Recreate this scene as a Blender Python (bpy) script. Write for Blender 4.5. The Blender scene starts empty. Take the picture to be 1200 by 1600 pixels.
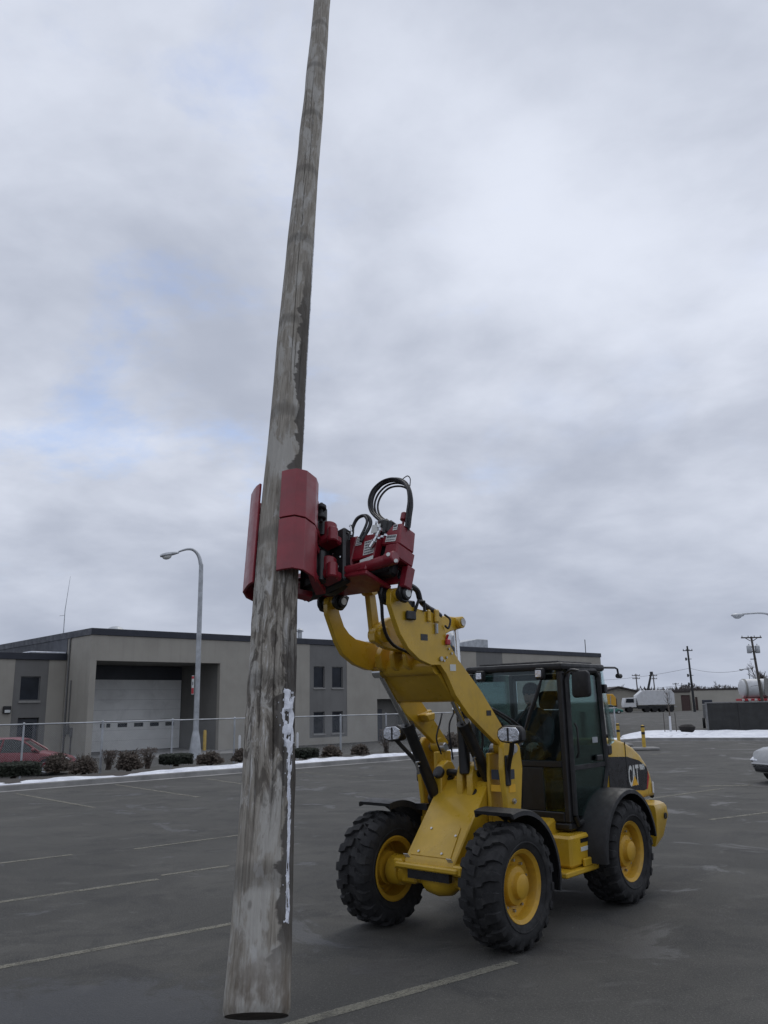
import bpy, bmesh, math, random
from mathutils import Vector, Matrix, noise
R = math.radians
random.seed(7)
scene = bpy.context.scene
COL = scene.collection

# ------------------------------------------------------------------ camera
CAM_H = 2.07
PITCH = math.atan(302 / 1300.0)
ROLL = 0.018
cam_d = bpy.data.cameras.new('camera')
cam = bpy.data.objects.new('camera', cam_d)
COL.objects.link(cam)
fwd = Vector((0, math.cos(PITCH), math.sin(PITCH)))
rgt = Vector((1, 0, 0))
upv = rgt.cross(fwd)
RR = math.cos(ROLL) * rgt - math.sin(ROLL) * upv
UU = math.sin(ROLL) * rgt + math.cos(ROLL) * upv
m = Matrix.Identity(4)
for i in range(3):
    m[i][0] = RR[i]; m[i][1] = UU[i]; m[i][2] = -fwd[i]
m[2][3] = CAM_H
cam.matrix_world = m
cam_d.sensor_fit = 'VERTICAL'
cam_d.sensor_height = 36.0
cam_d.lens = 36.0 * 1300 / 1600
cam_d.clip_end = 6000
cam_d.clip_start = 0.05
scene.camera = cam
scene.view_settings.view_transform = 'Standard'
scene.view_settings.look = 'None'
scene.view_settings.gamma = 1
scene.view_settings.use_curve_mapping = False
scene.view_settings.exposure = 0.0

# ------------------------------------------------------------------ world: broken overcast
SUN_EL, SUN_AZ = R(52), R(25)          # azimuth clockwise from +Y
world = bpy.data.worlds.new('World')
scene.world = world
world.use_nodes = True
nt = world.node_tree
nt.nodes.clear()
def wn(t, **kw):
    n = nt.nodes.new(t)
    for k, v in kw.items(): setattr(n, k, v)
    return n
def wl(a, b): nt.links.new(a, b)
def wmath(op, a, b=None, c=None, clamp=False):
    n = wn('ShaderNodeMath', operation=op, use_clamp=clamp)
    for i, v in enumerate((a, b, c)):
        if v is None: continue
        if isinstance(v, (int, float)): n.inputs[i].default_value = v
        else: wl(v, n.inputs[i])
    return n.outputs[0]
def wmix(f, a, b):
    n = wn('ShaderNodeMix', data_type='RGBA')
    for s, v in ((n.inputs[0], f), (n.inputs[6], a), (n.inputs[7], b)):
        if isinstance(v, (int, float)): s.default_value = v
        elif isinstance(v, tuple): s.default_value = (*v, 1)
        else: wl(v, s)
    return n.outputs[2]
def wramp(f, lo, hi):
    n = wn('ShaderNodeMapRange', interpolation_type='SMOOTHSTEP')
    n.inputs[1].default_value = lo; n.inputs[2].default_value = hi
    wl(f, n.inputs[0]); return n.outputs[0]
sky = wn('ShaderNodeTexSky', sky_type='NISHITA')
sky.sun_disc = False
sky.sun_elevation = SUN_EL
sky.sun_rotation = SUN_AZ
tc = wn('ShaderNodeTexCoord')
sep = wn('ShaderNodeSeparateXYZ'); wl(tc.outputs['Generated'], sep.inputs[0])
zc = wmath('MAXIMUM', sep.outputs[2], 0.0)
den = wmath('ADD', zc, 0.26)
cmb = wn('ShaderNodeCombineXYZ')
wl(wmath('DIVIDE', sep.outputs[0], den), cmb.inputs[0])
wl(wmath('DIVIDE', sep.outputs[1], den), cmb.inputs[1])
def wnoise(scale, detail, rough, off, dist=0.0, stretch=(1, 1, 1)):
    mp = wn('ShaderNodeMapping')
    mp.inputs['Location'].default_value = off
    mp.inputs['Scale'].default_value = stretch
    wl(cmb.outputs[0], mp.inputs[0])
    n = wn('ShaderNodeTexNoise')
    n.inputs['Scale'].default_value = scale
    n.inputs['Detail'].default_value = detail
    n.inputs['Roughness'].default_value = rough
    n.inputs['Distortion'].default_value = dist
    wl(mp.outputs[0], n.inputs['Vector'])
    return n.outputs['Fac']
n_big = wnoise(0.8, 3, 0.5, (3.1, 1.7, 0))
n_mid = wnoise(1.9, 7, 0.52, (8.4, 2.2, 0), 0.25)
n_fin = wnoise(6.0, 6, 0.55, (1.4, 9.2, 0), 0.2)
bright = wmath('ADD', wmath('MULTIPLY', n_big, 0.36), wmath('ADD', wmath('MULTIPLY', n_mid, 0.50), wmath('MULTIPLY', n_fin, 0.14)))
bright = wmath('ADD', bright, wmath('MULTIPLY', wramp(zc, 0.1, 0.75), 0.07))
cl = wmix(wramp(bright, 0.36, 0.68), (0.435, 0.475, 0.575), (0.77, 0.815, 0.925))
low = wmath('MULTIPLY', wmath('SUBTRACT', 1.0, wramp(zc, 0.0, 0.32)), 0.6)
cl = wmix(low, cl, (0.37, 0.415, 0.52))
cl10 = wn('ShaderNodeVectorMath', operation='SCALE'); cl10.inputs[3].default_value = 10.0
wl(cl, cl10.inputs[0])
blue = wn('ShaderNodeVectorMath', operation='SCALE'); blue.inputs[3].default_value = 1.3
tint = wn('ShaderNodeVectorMath', operation='MULTIPLY'); tint.inputs[1].default_value = (0.86, 0.97, 1.16)
wl(sky.outputs[0], tint.inputs[0]); wl(tint.outputs[0], blue.inputs[0])
n_gap = wnoise(1.9, 8, 0.62, (5.35, 4.45, 0), 0.25)
gap = wmath('MULTIPLY', wmath('MULTIPLY', wramp(n_gap, 0.53, 0.70), 0.45), wramp(zc, 0.10, 0.24))
px_ = wn('ShaderNodeSeparateXYZ'); wl(cmb.outputs[0], px_.inputs[0])
gap = wmath('MULTIPLY', gap, wmath('SUBTRACT', 1.0, wmath('MULTIPLY', wramp(px_.outputs[0], 0.0, 0.35), 0.85)))
out_c = wmix(gap, cl10.outputs[0], blue.outputs[0])
bg = wn('ShaderNodeBackground'); bg.inputs[1].default_value = 0.1
wl(out_c, bg.inputs[0])
wo = wn('ShaderNodeOutputWorld'); wl(bg.outputs[0], wo.inputs[0])

sun_d = bpy.data.lights.new('sun', 'SUN')
sun_d.energy = 0.7; sun_d.angle = R(24); sun_d.color = (1, 0.965, 0.9)
sun = bpy.data.objects.new('sun', sun_d)
COL.objects.link(sun)
sd = Vector((math.sin(SUN_AZ) * math.cos(SUN_EL), math.cos(SUN_AZ) * math.cos(SUN_EL), math.sin(SUN_EL)))
sun.rotation_euler = sd.to_track_quat('Z', 'Y').to_euler()

# ------------------------------------------------------------------ materials
def newmat(name):
    M = bpy.data.materials.new(name); M.use_nodes = True
    return M, M.node_tree, M.node_tree.nodes['Principled BSDF']
class NT:
    """small node helper"""
    def __init__(s, t): s.t = t
    def n(s, ty, **kw):
        x = s.t.nodes.new(ty)
        for k, v in kw.items(): setattr(x, k, v)
        return x
    def l(s, a, b): s.t.links.new(a, b)
    def put(s, sock, v):
        if isinstance(v, (int, float)): sock.default_value = v
        elif isinstance(v, tuple): sock.default_value = v if len(sock.default_value) == len(v) else (*v, 1)
        else: s.l(v, sock)
    def math(s, op, a, b=0.0, clamp=False):
        x = s.n('ShaderNodeMath', operation=op, use_clamp=clamp); s.put(x.inputs[0], a); s.put(x.inputs[1], b); return x.outputs[0]
    def mix(s, f, a, b, bt='MIX'):
        x = s.n('ShaderNodeMix', data_type='RGBA', blend_type=bt)
        s.put(x.inputs[0], f); s.put(x.inputs[6], a); s.put(x.inputs[7], b); return x.outputs[2]
    def ramp(s, f, lo, hi, a=0.0, b=1.0):
        x = s.n('ShaderNodeMapRange', interpolation_type='SMOOTHSTEP'); s.put(x.inputs[0], f)
        x.inputs[1].default_value = lo; x.inputs[2].default_value = hi; x.inputs[3].default_value = a; x.inputs[4].default_value = b
        return x.outputs[0]
    def coord(s, kind='Object', scale=(1, 1, 1), loc=(0, 0, 0)):
        t = s.n('ShaderNodeTexCoord'); mp = s.n('ShaderNodeMapping')
        mp.inputs['Scale'].default_value = scale; mp.inputs['Location'].default_value = loc
        s.l(t.outputs[kind], mp.inputs[0]); return mp.outputs[0]
    def noise(s, vec, scale, detail=4, rough=.5, dist=0.0):
        x = s.n('ShaderNodeTexNoise'); s.l(vec, x.inputs['Vector'])
        x.inputs['Scale'].default_value = scale; x.inputs['Detail'].default_value = detail
        x.inputs['Roughness'].default_value = rough; x.inputs['Distortion'].default_value = dist
        return x.outputs['Fac']
    def bump(s, h, strength, dist, bsdf, prev=None):
        x = s.n('ShaderNodeBump'); x.inputs['Strength'].default_value = strength; x.inputs['Distance'].default_value = dist
        s.l(h, x.inputs['Height'])
        if prev is not None: s.l(prev, x.inputs['Normal'])
        s.l(x.outputs[0], bsdf.inputs['Normal']); return x.outputs[0]
def simple(name, col, rough=.6, metal=0.0, var=.25, scale=6, bump=.15, bscale=60, spec=.5, dirt=None, dirt_amt=.35, coat=0.0):
    """painted / plain surface with tonal variation, grime patches and fine relief"""
    M, t, b = newmat(name); k = NT(t)
    v = k.coord()
    f = k.noise(v, scale, 5, .6)
    dk = tuple(c * (1 - var) for c in col); lt = tuple(min(1, c * (1 + var * .6)) for c in col)
    c = k.mix(k.ramp(f, .3, .7), dk, lt)
    if dirt:
        g = k.noise(v, scale * .7, 6, .65, .4)
        c = k.mix(k.math('MULTIPLY', k.ramp(g, .5, .72), dirt_amt), c, dirt)
    k.l(c, b.inputs['Base Color'])
    b.inputs['Metallic'].default_value = metal
    rr = k.ramp(k.noise(v, scale * 2.3, 4, .6), .25, .75, max(.03, rough - .1), min(1, rough + .12))
    k.l(rr, b.inputs['Roughness'])
    b.inputs['Specular IOR Level'].default_value = spec
    if coat: b.inputs['Coat Weight'].default_value = coat; b.inputs['Coat Roughness'].default_value = .12
    if bump: k.bump(k.noise(v, bscale, 4, .6), bump, .004, b)
    return M
def glass(name, tint, rough=.02, refl=1.0):
    """thin pane: tinted see-through with Fresnel reflection"""
    M, t, b = newmat(name); k = NT(t); t.nodes.remove(b)
    tr = k.n('ShaderNodeBsdfTransparent'); k.put(tr.inputs[0], tint)
    gl = k.n('ShaderNodeBsdfGlossy'); gl.inputs['Roughness'].default_value = rough; k.put(gl.inputs[0], (.9, .95, .95))
    fr = k.n('ShaderNodeFresnel'); fr.inputs[0].default_value = 1.45
    mx = k.n('ShaderNodeMixShader')
    k.l(k.math('MULTIPLY', fr.outputs[0], refl, True), mx.inputs[0]); k.l(tr.outputs[0], mx.inputs[1]); k.l(gl.outputs[0], mx.inputs[2])
    k.l(mx.outputs[0], t.nodes['Material Output'].inputs[0])
    return M

MAT = {}
MAT['yellow'] = simple('yellow_paint', (.55, .342, .024), .33, var=.14, scale=2.5, bump=.05, dirt=(.20, .14, .05), dirt_amt=.42, coat=.15)
MAT['yellow_rim'] = simple('yellow_rim_paint', (.52, .30, .022), .45, var=.12, scale=4, bump=.06, dirt=(.16, .10, .03), dirt_amt=.4)
MAT['black_metal'] = simple('black_paint', (.012, .012, .013), .42, var=.3, scale=5, bump=.08, dirt=(.05, .048, .045), dirt_amt=.3)
MAT['black_plastic'] = simple('black_plastic', (.011, .011, .012), .58, var=.3, scale=7, bump=.2, bscale=140, dirt=(.05, .05, .048), dirt_amt=.35)
MAT['rubber'] = simple('tyre_rubber', (.021, .021, .022), .78, var=.35, scale=9, bump=.35, bscale=60, dirt=(.062, .060, .056), dirt_amt=.5, spec=.35)
MAT['hose'] = simple('hose_rubber', (.014, .014, .018), .5, var=.3, scale=20, bump=.3, bscale=90)
MAT['red'] = simple('red_paint', (.20, .008, .018), .40, var=.18, scale=4, bump=.05, dirt=(.10, .012, .014), dirt_amt=.35, coat=.2)
MAT['chrome'] = simple('chrome', (.62, .63, .64), .18, 1.0, var=.1, bump=0)
MAT['steel'] = simple('machined_steel', (.5, .5, .5), .35, .9, var=.15, bump=.05)
MAT['zinc'] = simple('galvanised_steel', (.44, .46, .48), .5, .55, var=.2, scale=3, bump=.1, dirt=(.3, .3, .3), dirt_amt=.3)
MAT['white'] = simple('white_paint', (.62, .63, .64), .5, var=.08, scale=2, bump=.05, dirt=(.35, .33, .3), dirt_amt=.35)
MAT['sticker'] = simple('sticker_white', (.62, .64, .62), .45, var=.08, bump=0)
MAT['ink'] = simple('printed_ink', (.03, .035, .05), .5, var=.1, bump=0)
MAT['decal_black'] = simple('decal_black', (.014, .014, .016), .3, var=.1, bump=0)
MAT['decal_red'] = simple('decal_red', (.42, .02, .02), .4, var=.1, bump=0)
MAT['decal_yellow'] = simple('decal_yellow', (.72, .40, .02), .4, var=.05, bump=0)
MAT['cab_glass'] = glass('cab_glass', (.80, .86, .86), .03, .9)
MAT['green_glass'] = glass('green_tinted_glass', (.66, .84, .79), .03, .9)
MAT['car_glass'] = glass('car_glass', (.16, .22, .22), .03, 1.4)
MAT['clear_lens'] = simple('lamp_reflector', (.66, .67, .70), .16, .85, var=.3, scale=22, bump=.6, bscale=45)
MAT['seat'] = simple('seat_cloth', (.018, .019, .022), .9, var=.2, scale=12, bump=.3)
MAT['interior'] = simple('cab_trim', (.035, .037, .038), .7, var=.2, scale=5, bump=.1)
MAT['jacket'] = simple('work_jacket', (.03, .034, .045), .9, var=.35, scale=9, bump=.4, bscale=40)
MAT['skin'] = simple('skin', (.36, .20, .14), .55, var=.1, bump=.1)
MAT['glove'] = simple('work_glove', (.30, .31, .30), .8, var=.2, bump=.3)
MAT['cap'] = simple('knit_cap', (.022, .022, .026), .95, var=.3, scale=30, bump=.5)
MAT['concrete'] = simple('kerb_concrete', (.25, .245, .235), .85, var=.22, scale=1.4, bump=.4, bscale=50, dirt=(.12, .12, .115), dirt_amt=.5)
MAT['fascia'] = simple('dark_blue_fascia', (.020, .024, .036), .45, var=.15, scale=1, bump=.05)
MAT['roofing'] = simple('roof_membrane', (.10, .105, .12), .8, var=.2, scale=.6, bump=.2)
MAT['slate_wall'] = simple('slate_blue_cladding', (.055, .06, .072), .6, var=.15, scale=1, bump=.1)
MAT['garage'] = simple('garage_door_paint', (.78, .785, .765), .5, var=.08, scale=.8, bump=.08, dirt=(.33, .33, .32), dirt_amt=.4)
MAT['win_glass'] = simple('window_glass', (.010, .014, .021), .12, var=.4, scale=.8, bump=.02, bscale=3, spec=.28)
MAT['win_frame'] = simple('window_frame', (.13, .13, .13), .5, var=.1)
MAT['sill'] = simple('window_sill', (.27, .265, .25), .8, var=.12)
MAT['wood_grey'] = simple('far_pole_wood', (.085, .075, .066), .85, var=.3, scale=1.5, bump=.3)
MAT['dark_pole'] = simple('tarred_pole_wood', (.030, .032, .034), .8, var=.3, scale=1.5, bump=.3)
MAT['line_yellow'] = simple('bollard_yellow', (.55, .36, .05), .55, var=.2, scale=5, bump=.1, dirt=(.2, .16, .08), dirt_amt=.4)
MAT['car_red'] = simple('red_car_paint', (.15, .008, .015), .38, var=.06, bump=0, coat=.15)
MAT['car_silver'] = simple('silver_car_paint', (.30, .305, .305), .35, .25, var=.06, bump=0, coat=.5)
MAT['truck_yellow'] = simple('truck_yellow', (.62, .33, .03), .5, var=.1)
MAT['truck_green'] = simple('truck_green', (.03, .16, .13), .5, var=.1)
MAT['enclosure'] = simple('dark_brown_panel', (.020, .020, .019), .7, var=.25, scale=.8, bump=.1)
MAT['enclosure_edge'] = simple('grey_edge_trim', (.15, .15, .15), .6)
MAT['shrub'] = simple('evergreen_shrub_leaf', (.018, .024, .014), .8, var=.5, scale=9, bump=0)
MAT['shrub_brown'] = simple('dormant_shrub_leaf', (.075, .058, .045), .85, var=.5, scale=9, bump=0)
MAT['dark_clump'] = simple('dark_clump', (.016, .014, .013), .95, var=.4, bump=.5)
MAT['twig'] = simple('bare_twig', (.085, .066, .055), .85, var=.4, scale=8, bump=0)
MAT['bark'] = simple('young_tree_bark', (.10, .085, .07), .85, var=.3, bump=.3)
MAT['beige_far'] = simple('far_beige_wall', (.40, .38, .33), .8, var=.08, scale=.3, bump=.05)
MAT['tan_far'] = simple('far_tan_wall', (.29, .27, .23), .8, var=.08, scale=.3, bump=.05)
MAT['brown_roof'] = simple('far_brown_roof', (.055, .045, .042), .8, var=.2, scale=.3)
MAT['door_brown'] = simple('far_brown_door', (.07, .04, .036), .7, var=.2)
MAT['sign_red'] = simple('sign_red', (.42, .03, .04), .5, var=.05, bump=0)
MAT['cable'] = simple('cable', (.02, .02, .022), .6, var=.1, bump=0)

def m_asphalt():
    M, t, b = newmat('asphalt'); k = NT(t)
    v = k.coord()
    big = k.noise(v, .16, 5, .55, .4)
    mid = k.noise(v, .75, 6, .62, .6)
    strk = k.noise(k.coord(scale=(1, 1.3, 1), loc=(3, 1, 0)), 1.1, 7, .66, .7)
    fine = k.noise(v, 55, 3, .7)
    spk = k.noise(v, 140, 2, .6)
    c = k.mix(k.ramp(big, .32, .68), (.044, .043, .039), (.074, .072, .065))
    c = k.mix(k.math('MULTIPLY', k.ramp(mid, .45, .70), .6), c, (.098, .094, .083))
    c = k.mix(k.math('MULTIPLY', k.ramp(strk, .50, .66), .65), c, (.032, .032, .031))
    c = k.mix(k.math('MULTIPLY', k.ramp(fine, .50, .72), .75), c, (.142, .136, .122))
    c = k.mix(k.math('MULTIPLY', k.ramp(spk, .54, .64), .75), c, (.014, .014, .015))
    # old oil and damp stains
    st = k.noise(k.coord(loc=(11, 4, 0)), .55, 6, .68, .8)
    damp = k.ramp(st, .56, .66)
    c = k.mix(k.math('MULTIPLY', damp, .5), c, (.022, .023, .026))
    # sealed cracks
    vo = k.n('ShaderNodeTexVoronoi', feature='DISTANCE_TO_EDGE'); vo.inputs['Scale'].default_value = .17
    ds = k.n('ShaderNodeVectorMath', operation='ADD'); nz = k.n('ShaderNodeTexNoise'); nz.inputs['Scale'].default_value = .9; nz.inputs['Detail'].default_value = 6
    k.l(v, nz.inputs['Vector']); sc = k.n('ShaderNodeVectorMath', operation='SCALE'); sc.inputs[3].default_value = 2.2
    k.l(nz.outputs['Color'], sc.inputs[0]); k.l(v, ds.inputs[0]); k.l(sc.outputs[0], ds.inputs[1]); k.l(ds.outputs[0], vo.inputs['Vector'])
    cr = k.ramp(vo.outputs['Distance'], .0, .010, 1, 0)
    c = k.mix(k.math('MULTIPLY', cr, .28), c, (.030, .030, .032))
    # dried salt bloom
    sl = k.noise(k.coord(scale=(1, 1.5, 1), loc=(2, 7, 0)), 1.3, 8, .72, 1.0)
    c = k.mix(k.math('MULTIPLY', k.ramp(sl, .56, .72), .32), c, (.16, .156, .148))
    # scattered grit and ice crumbs
    v2 = k.n('ShaderNodeTexVoronoi'); v2.inputs['Scale'].default_value = 3.2; v2.inputs['Randomness'].default_value = 1.0; k.l(v, v2.inputs['Vector'])
    c = k.mix(k.math('MULTIPLY', k.ramp(v2.outputs['Distance'], .012, .028, 1, 0), k.ramp(k.noise(v, .5, 3, .6), .5, .6)), c, (.42, .43, .45))
    # a large damp oily patch with a ragged outline at the near left bay
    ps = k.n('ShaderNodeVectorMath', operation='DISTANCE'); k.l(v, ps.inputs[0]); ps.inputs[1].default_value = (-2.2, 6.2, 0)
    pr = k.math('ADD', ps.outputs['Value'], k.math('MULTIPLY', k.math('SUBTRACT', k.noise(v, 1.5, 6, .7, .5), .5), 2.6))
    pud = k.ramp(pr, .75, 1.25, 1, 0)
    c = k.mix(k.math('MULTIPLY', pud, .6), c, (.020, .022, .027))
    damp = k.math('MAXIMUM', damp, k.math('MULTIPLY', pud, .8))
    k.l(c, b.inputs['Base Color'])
    k.l(k.ramp(damp, 0, 1, .86, .52), b.inputs['Roughness'])
    b.inputs['Specular IOR Level'].default_value = .4
    p = k.bump(fine, .9, .009, b)
    p = k.bump(spk, .6, .004, b, p)
    k.bump(mid, .25, .03, b, p)
    return M
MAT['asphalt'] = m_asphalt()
def m_line():
    """worn road paint: lets the asphalt show where it has flaked"""
    M, t, b = newmat('worn_line_paint'); k = NT(t)
    v = k.coord()
    f = k.noise(v, 5, 7, .72, .3); g = k.noise(v, 45, 3, .7)
    c = k.mix(k.ramp(g, .35, .7), (.20, .19, .15), (.30, .285, .225))
    k.l(c, b.inputs['Base Color']); b.inputs['Roughness'].default_value = .8
    tr = k.n('ShaderNodeBsdfTransparent'); mx = k.n('ShaderNodeMixShader')
    a = k.math('MULTIPLY', k.math('MULTIPLY', k.ramp(f, .26, .56), k.ramp(g, .2, .45)), .62)
    k.l(a, mx.inputs[0]); k.l(tr.outputs[0], mx.inputs[1]); k.l(b.outputs[0], mx.inputs[2]); k.l(mx.outputs[0], t.nodes['Material Output'].inputs[0])
    return M
MAT['line'] = m_line()
def m_wall(name, c0, c1):
    M, t, b = newmat(name); k = NT(t)
    v = k.coord()
    c = k.mix(k.ramp(k.noise(v, .5, 5, .6), .3, .7), c0, c1)
    rain = k.noise(k.coord(scale=(2.2, 2.2, .12)), 1.6, 5, .6)
    c = k.mix(k.math('MULTIPLY', k.ramp(rain, .5, .75), .22), c, tuple(x * .6 for x in c0))
    k.l(c, b.inputs['Base Color']); b.inputs['Roughness'].default_value = .88
    rib = k.n('ShaderNodeTexWave', wave_type='BANDS', bands_direction='X'); rib.inputs['Scale'].default_value = 2.1; k.l(v, rib.inputs['Vector'])
    p = k.bump(k.noise(v, 24, 4, .6), .3, .012, b)
    return M
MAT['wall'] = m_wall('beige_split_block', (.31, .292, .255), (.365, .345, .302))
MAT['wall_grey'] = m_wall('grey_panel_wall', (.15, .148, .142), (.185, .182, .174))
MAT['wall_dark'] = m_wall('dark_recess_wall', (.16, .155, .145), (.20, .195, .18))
def m_snow():
    M, t, b = newmat('old_snow'); k = NT(t); v = k.coord()
    c = k.mix(k.ramp(k.noise(v, 2.2, 6, .65), .35, .65), (.60, .62, .68), (.80, .82, .86))
    c = k.mix(k.math('MULTIPLY', k.ramp(k.noise(v, 9, 6, .7), .58, .75), .6), c, (.22, .21, .20))
    k.l(c, b.inputs['Base Color']); b.inputs['Roughness'].default_value = .75
    b.inputs['Subsurface Weight'].default_value = 0.0
    k.bump(k.noise(v, 18, 5, .6), .5, .03, b)
    return M
MAT['snow'] = m_snow()
def m_wood():
    """weathered pole: UV.x = arc length round the pole in m, UV.y = metres from the butt"""
    M, t, b = newmat('weathered_pole_wood'); k = NT(t)
    g = k.noise(k.coord('UV', (52, 1.6, 1)), 1.0, 8, .7, .25)
    g2 = k.noise(k.coord('UV', (170, 3.4, 1)), 1.0, 5, .75)
    pat = k.noise(k.coord('UV', (4.5, 1.25, 1), (3, 0, 0)), 1.0, 6, .62, .5)
    flk = k.noise(k.coord('UV', (16, 3.2, 1), (9, 2, 0)), 1.0, 6, .68, .8)
    c = k.mix(k.ramp(g, .3, .7), (.195, .173, .142), (.345, .322, .280))
    c = k.mix(k.math('MULTIPLY', k.ramp(g2, .52, .66), .62), c, (.085, .076, .066))
    c = k.mix(k.math('MULTIPLY', k.ramp(pat, .49, .57), .6), c, (.43, .42, .39))
    bl = k.noise(k.coord('UV', (11, 3.4, 1), (7, 3, 0)), 1.0, 7, .68, .4)
    c = k.mix(k.math('MULTIPLY', k.ramp(bl, .56, .64), .42), c, (.125, .108, .088))
    c = k.mix(k.math('MULTIPLY', k.ramp(bl, .36, .42, 1, 0), .45), c, (.47, .465, .45))
    # silvery flakes of old sapwood and dark gaps in the rough lower third
    uvs = k.n('ShaderNodeSeparateXYZ'); k.l(k.coord('UV'), uvs.inputs[0]); U = uvs.outputs[0]; V = uvs.outputs[1]
    rough_z = k.math('MULTIPLY', k.ramp(V, .9, 1.5), k.ramp(V, 2.9, 3.5, 1, 0))
    c = k.mix(k.math('MULTIPLY', rough_z, k.math('MULTIPLY', k.ramp(flk, .48, .58), .8)), c, (.065, .055, .045))
    c = k.mix(k.math('MULTIPLY', rough_z, k.math('MULTIPLY', k.ramp(flk, .36, .44, 1, 0), .75)), c, (.50, .49, .47))
    # damp dark stain along one side (its own ragged outline)
    edge = k.math('ADD', U, k.math('MULTIPLY', k.math('SUBTRACT', k.noise(k.coord('UV', (1.2, 2.2, 1), (1, 5, 0)), 1.0, 6, .6, .6), .5), .42))
    band = k.math('MULTIPLY', k.ramp(edge, .568, .588), k.ramp(U, .80, .86, 1, 0))
    zone = k.math('ADD', k.math('MULTIPLY', k.ramp(V, .1, .5), k.ramp(V, 2.3, 2.8, 1, 0)), k.math('MULTIPLY', k.ramp(V, 3.9, 4.3), k.ramp(V, 6.4, 7.8, 1, 0)))
    c = k.mix(k.math('MULTIPLY', k.math('MULTIPLY', band, zone), .82), c, (.050, .044, .039))
    # brown scuffs at the butt
    c = k.mix(k.math('MULTIPLY', k.math('MULTIPLY', k.ramp(V, .0, .55, 1, 0), k.ramp(k.noise(k.coord('UV', (8, 3, 1), (5, 1, 0)), 1.0, 5, .6), .45, .65)), .75), c, (.10, .075, .052))
    # knots
    vo = k.n('ShaderNodeTexVoronoi'); vo.inputs['Scale'].default_value = 1.0; k.l(k.coord('UV', (4.2, 1.9, 1)), vo.inputs['Vector'])
    kn = k.ramp(vo.outputs['Distance'], .03, .075, 1, 0)
    c = k.mix(k.math('MULTIPLY', kn, .5), c, (.07, .06, .05))
    # faint growth whorls
    wv = k.n('ShaderNodeTexWave', wave_type='BANDS', bands_direction='Y'); wv.inputs['Scale'].default_value = .22; wv.inputs['Distortion'].default_value = 1.6; wv.inputs['Detail'].default_value = 3
    k.l(k.coord('UV'), wv.inputs['Vector'])
    c = k.mix(k.math('MULTIPLY', k.ramp(wv.outputs['Fac'], .94, 1.0), .4), c, (.06, .055, .048))
    at = k.n('ShaderNodeAttribute', attribute_name='crack')
    c = k.mix(k.math('MULTIPLY', k.ramp(at.outputs['Fac'], .15, .9), .62), c, (.040, .033, .027))
    k.l(c, b.inputs['Base Color']); b.inputs['Roughness'].default_value = .88; b.inputs['Specular IOR Level'].default_value = .25
    p = k.bump(g, .8, .012, b)
    p = k.bump(g2, .5, .004, b, p)
    k.bump(flk, .35, .02, b, p)
    return M
MAT['pole_wood'] = m_wood()
MAT['end_grain'] = simple('pole_end_grain', (.075, .062, .05), .9, var=.4, scale=14, bump=.5)

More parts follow.
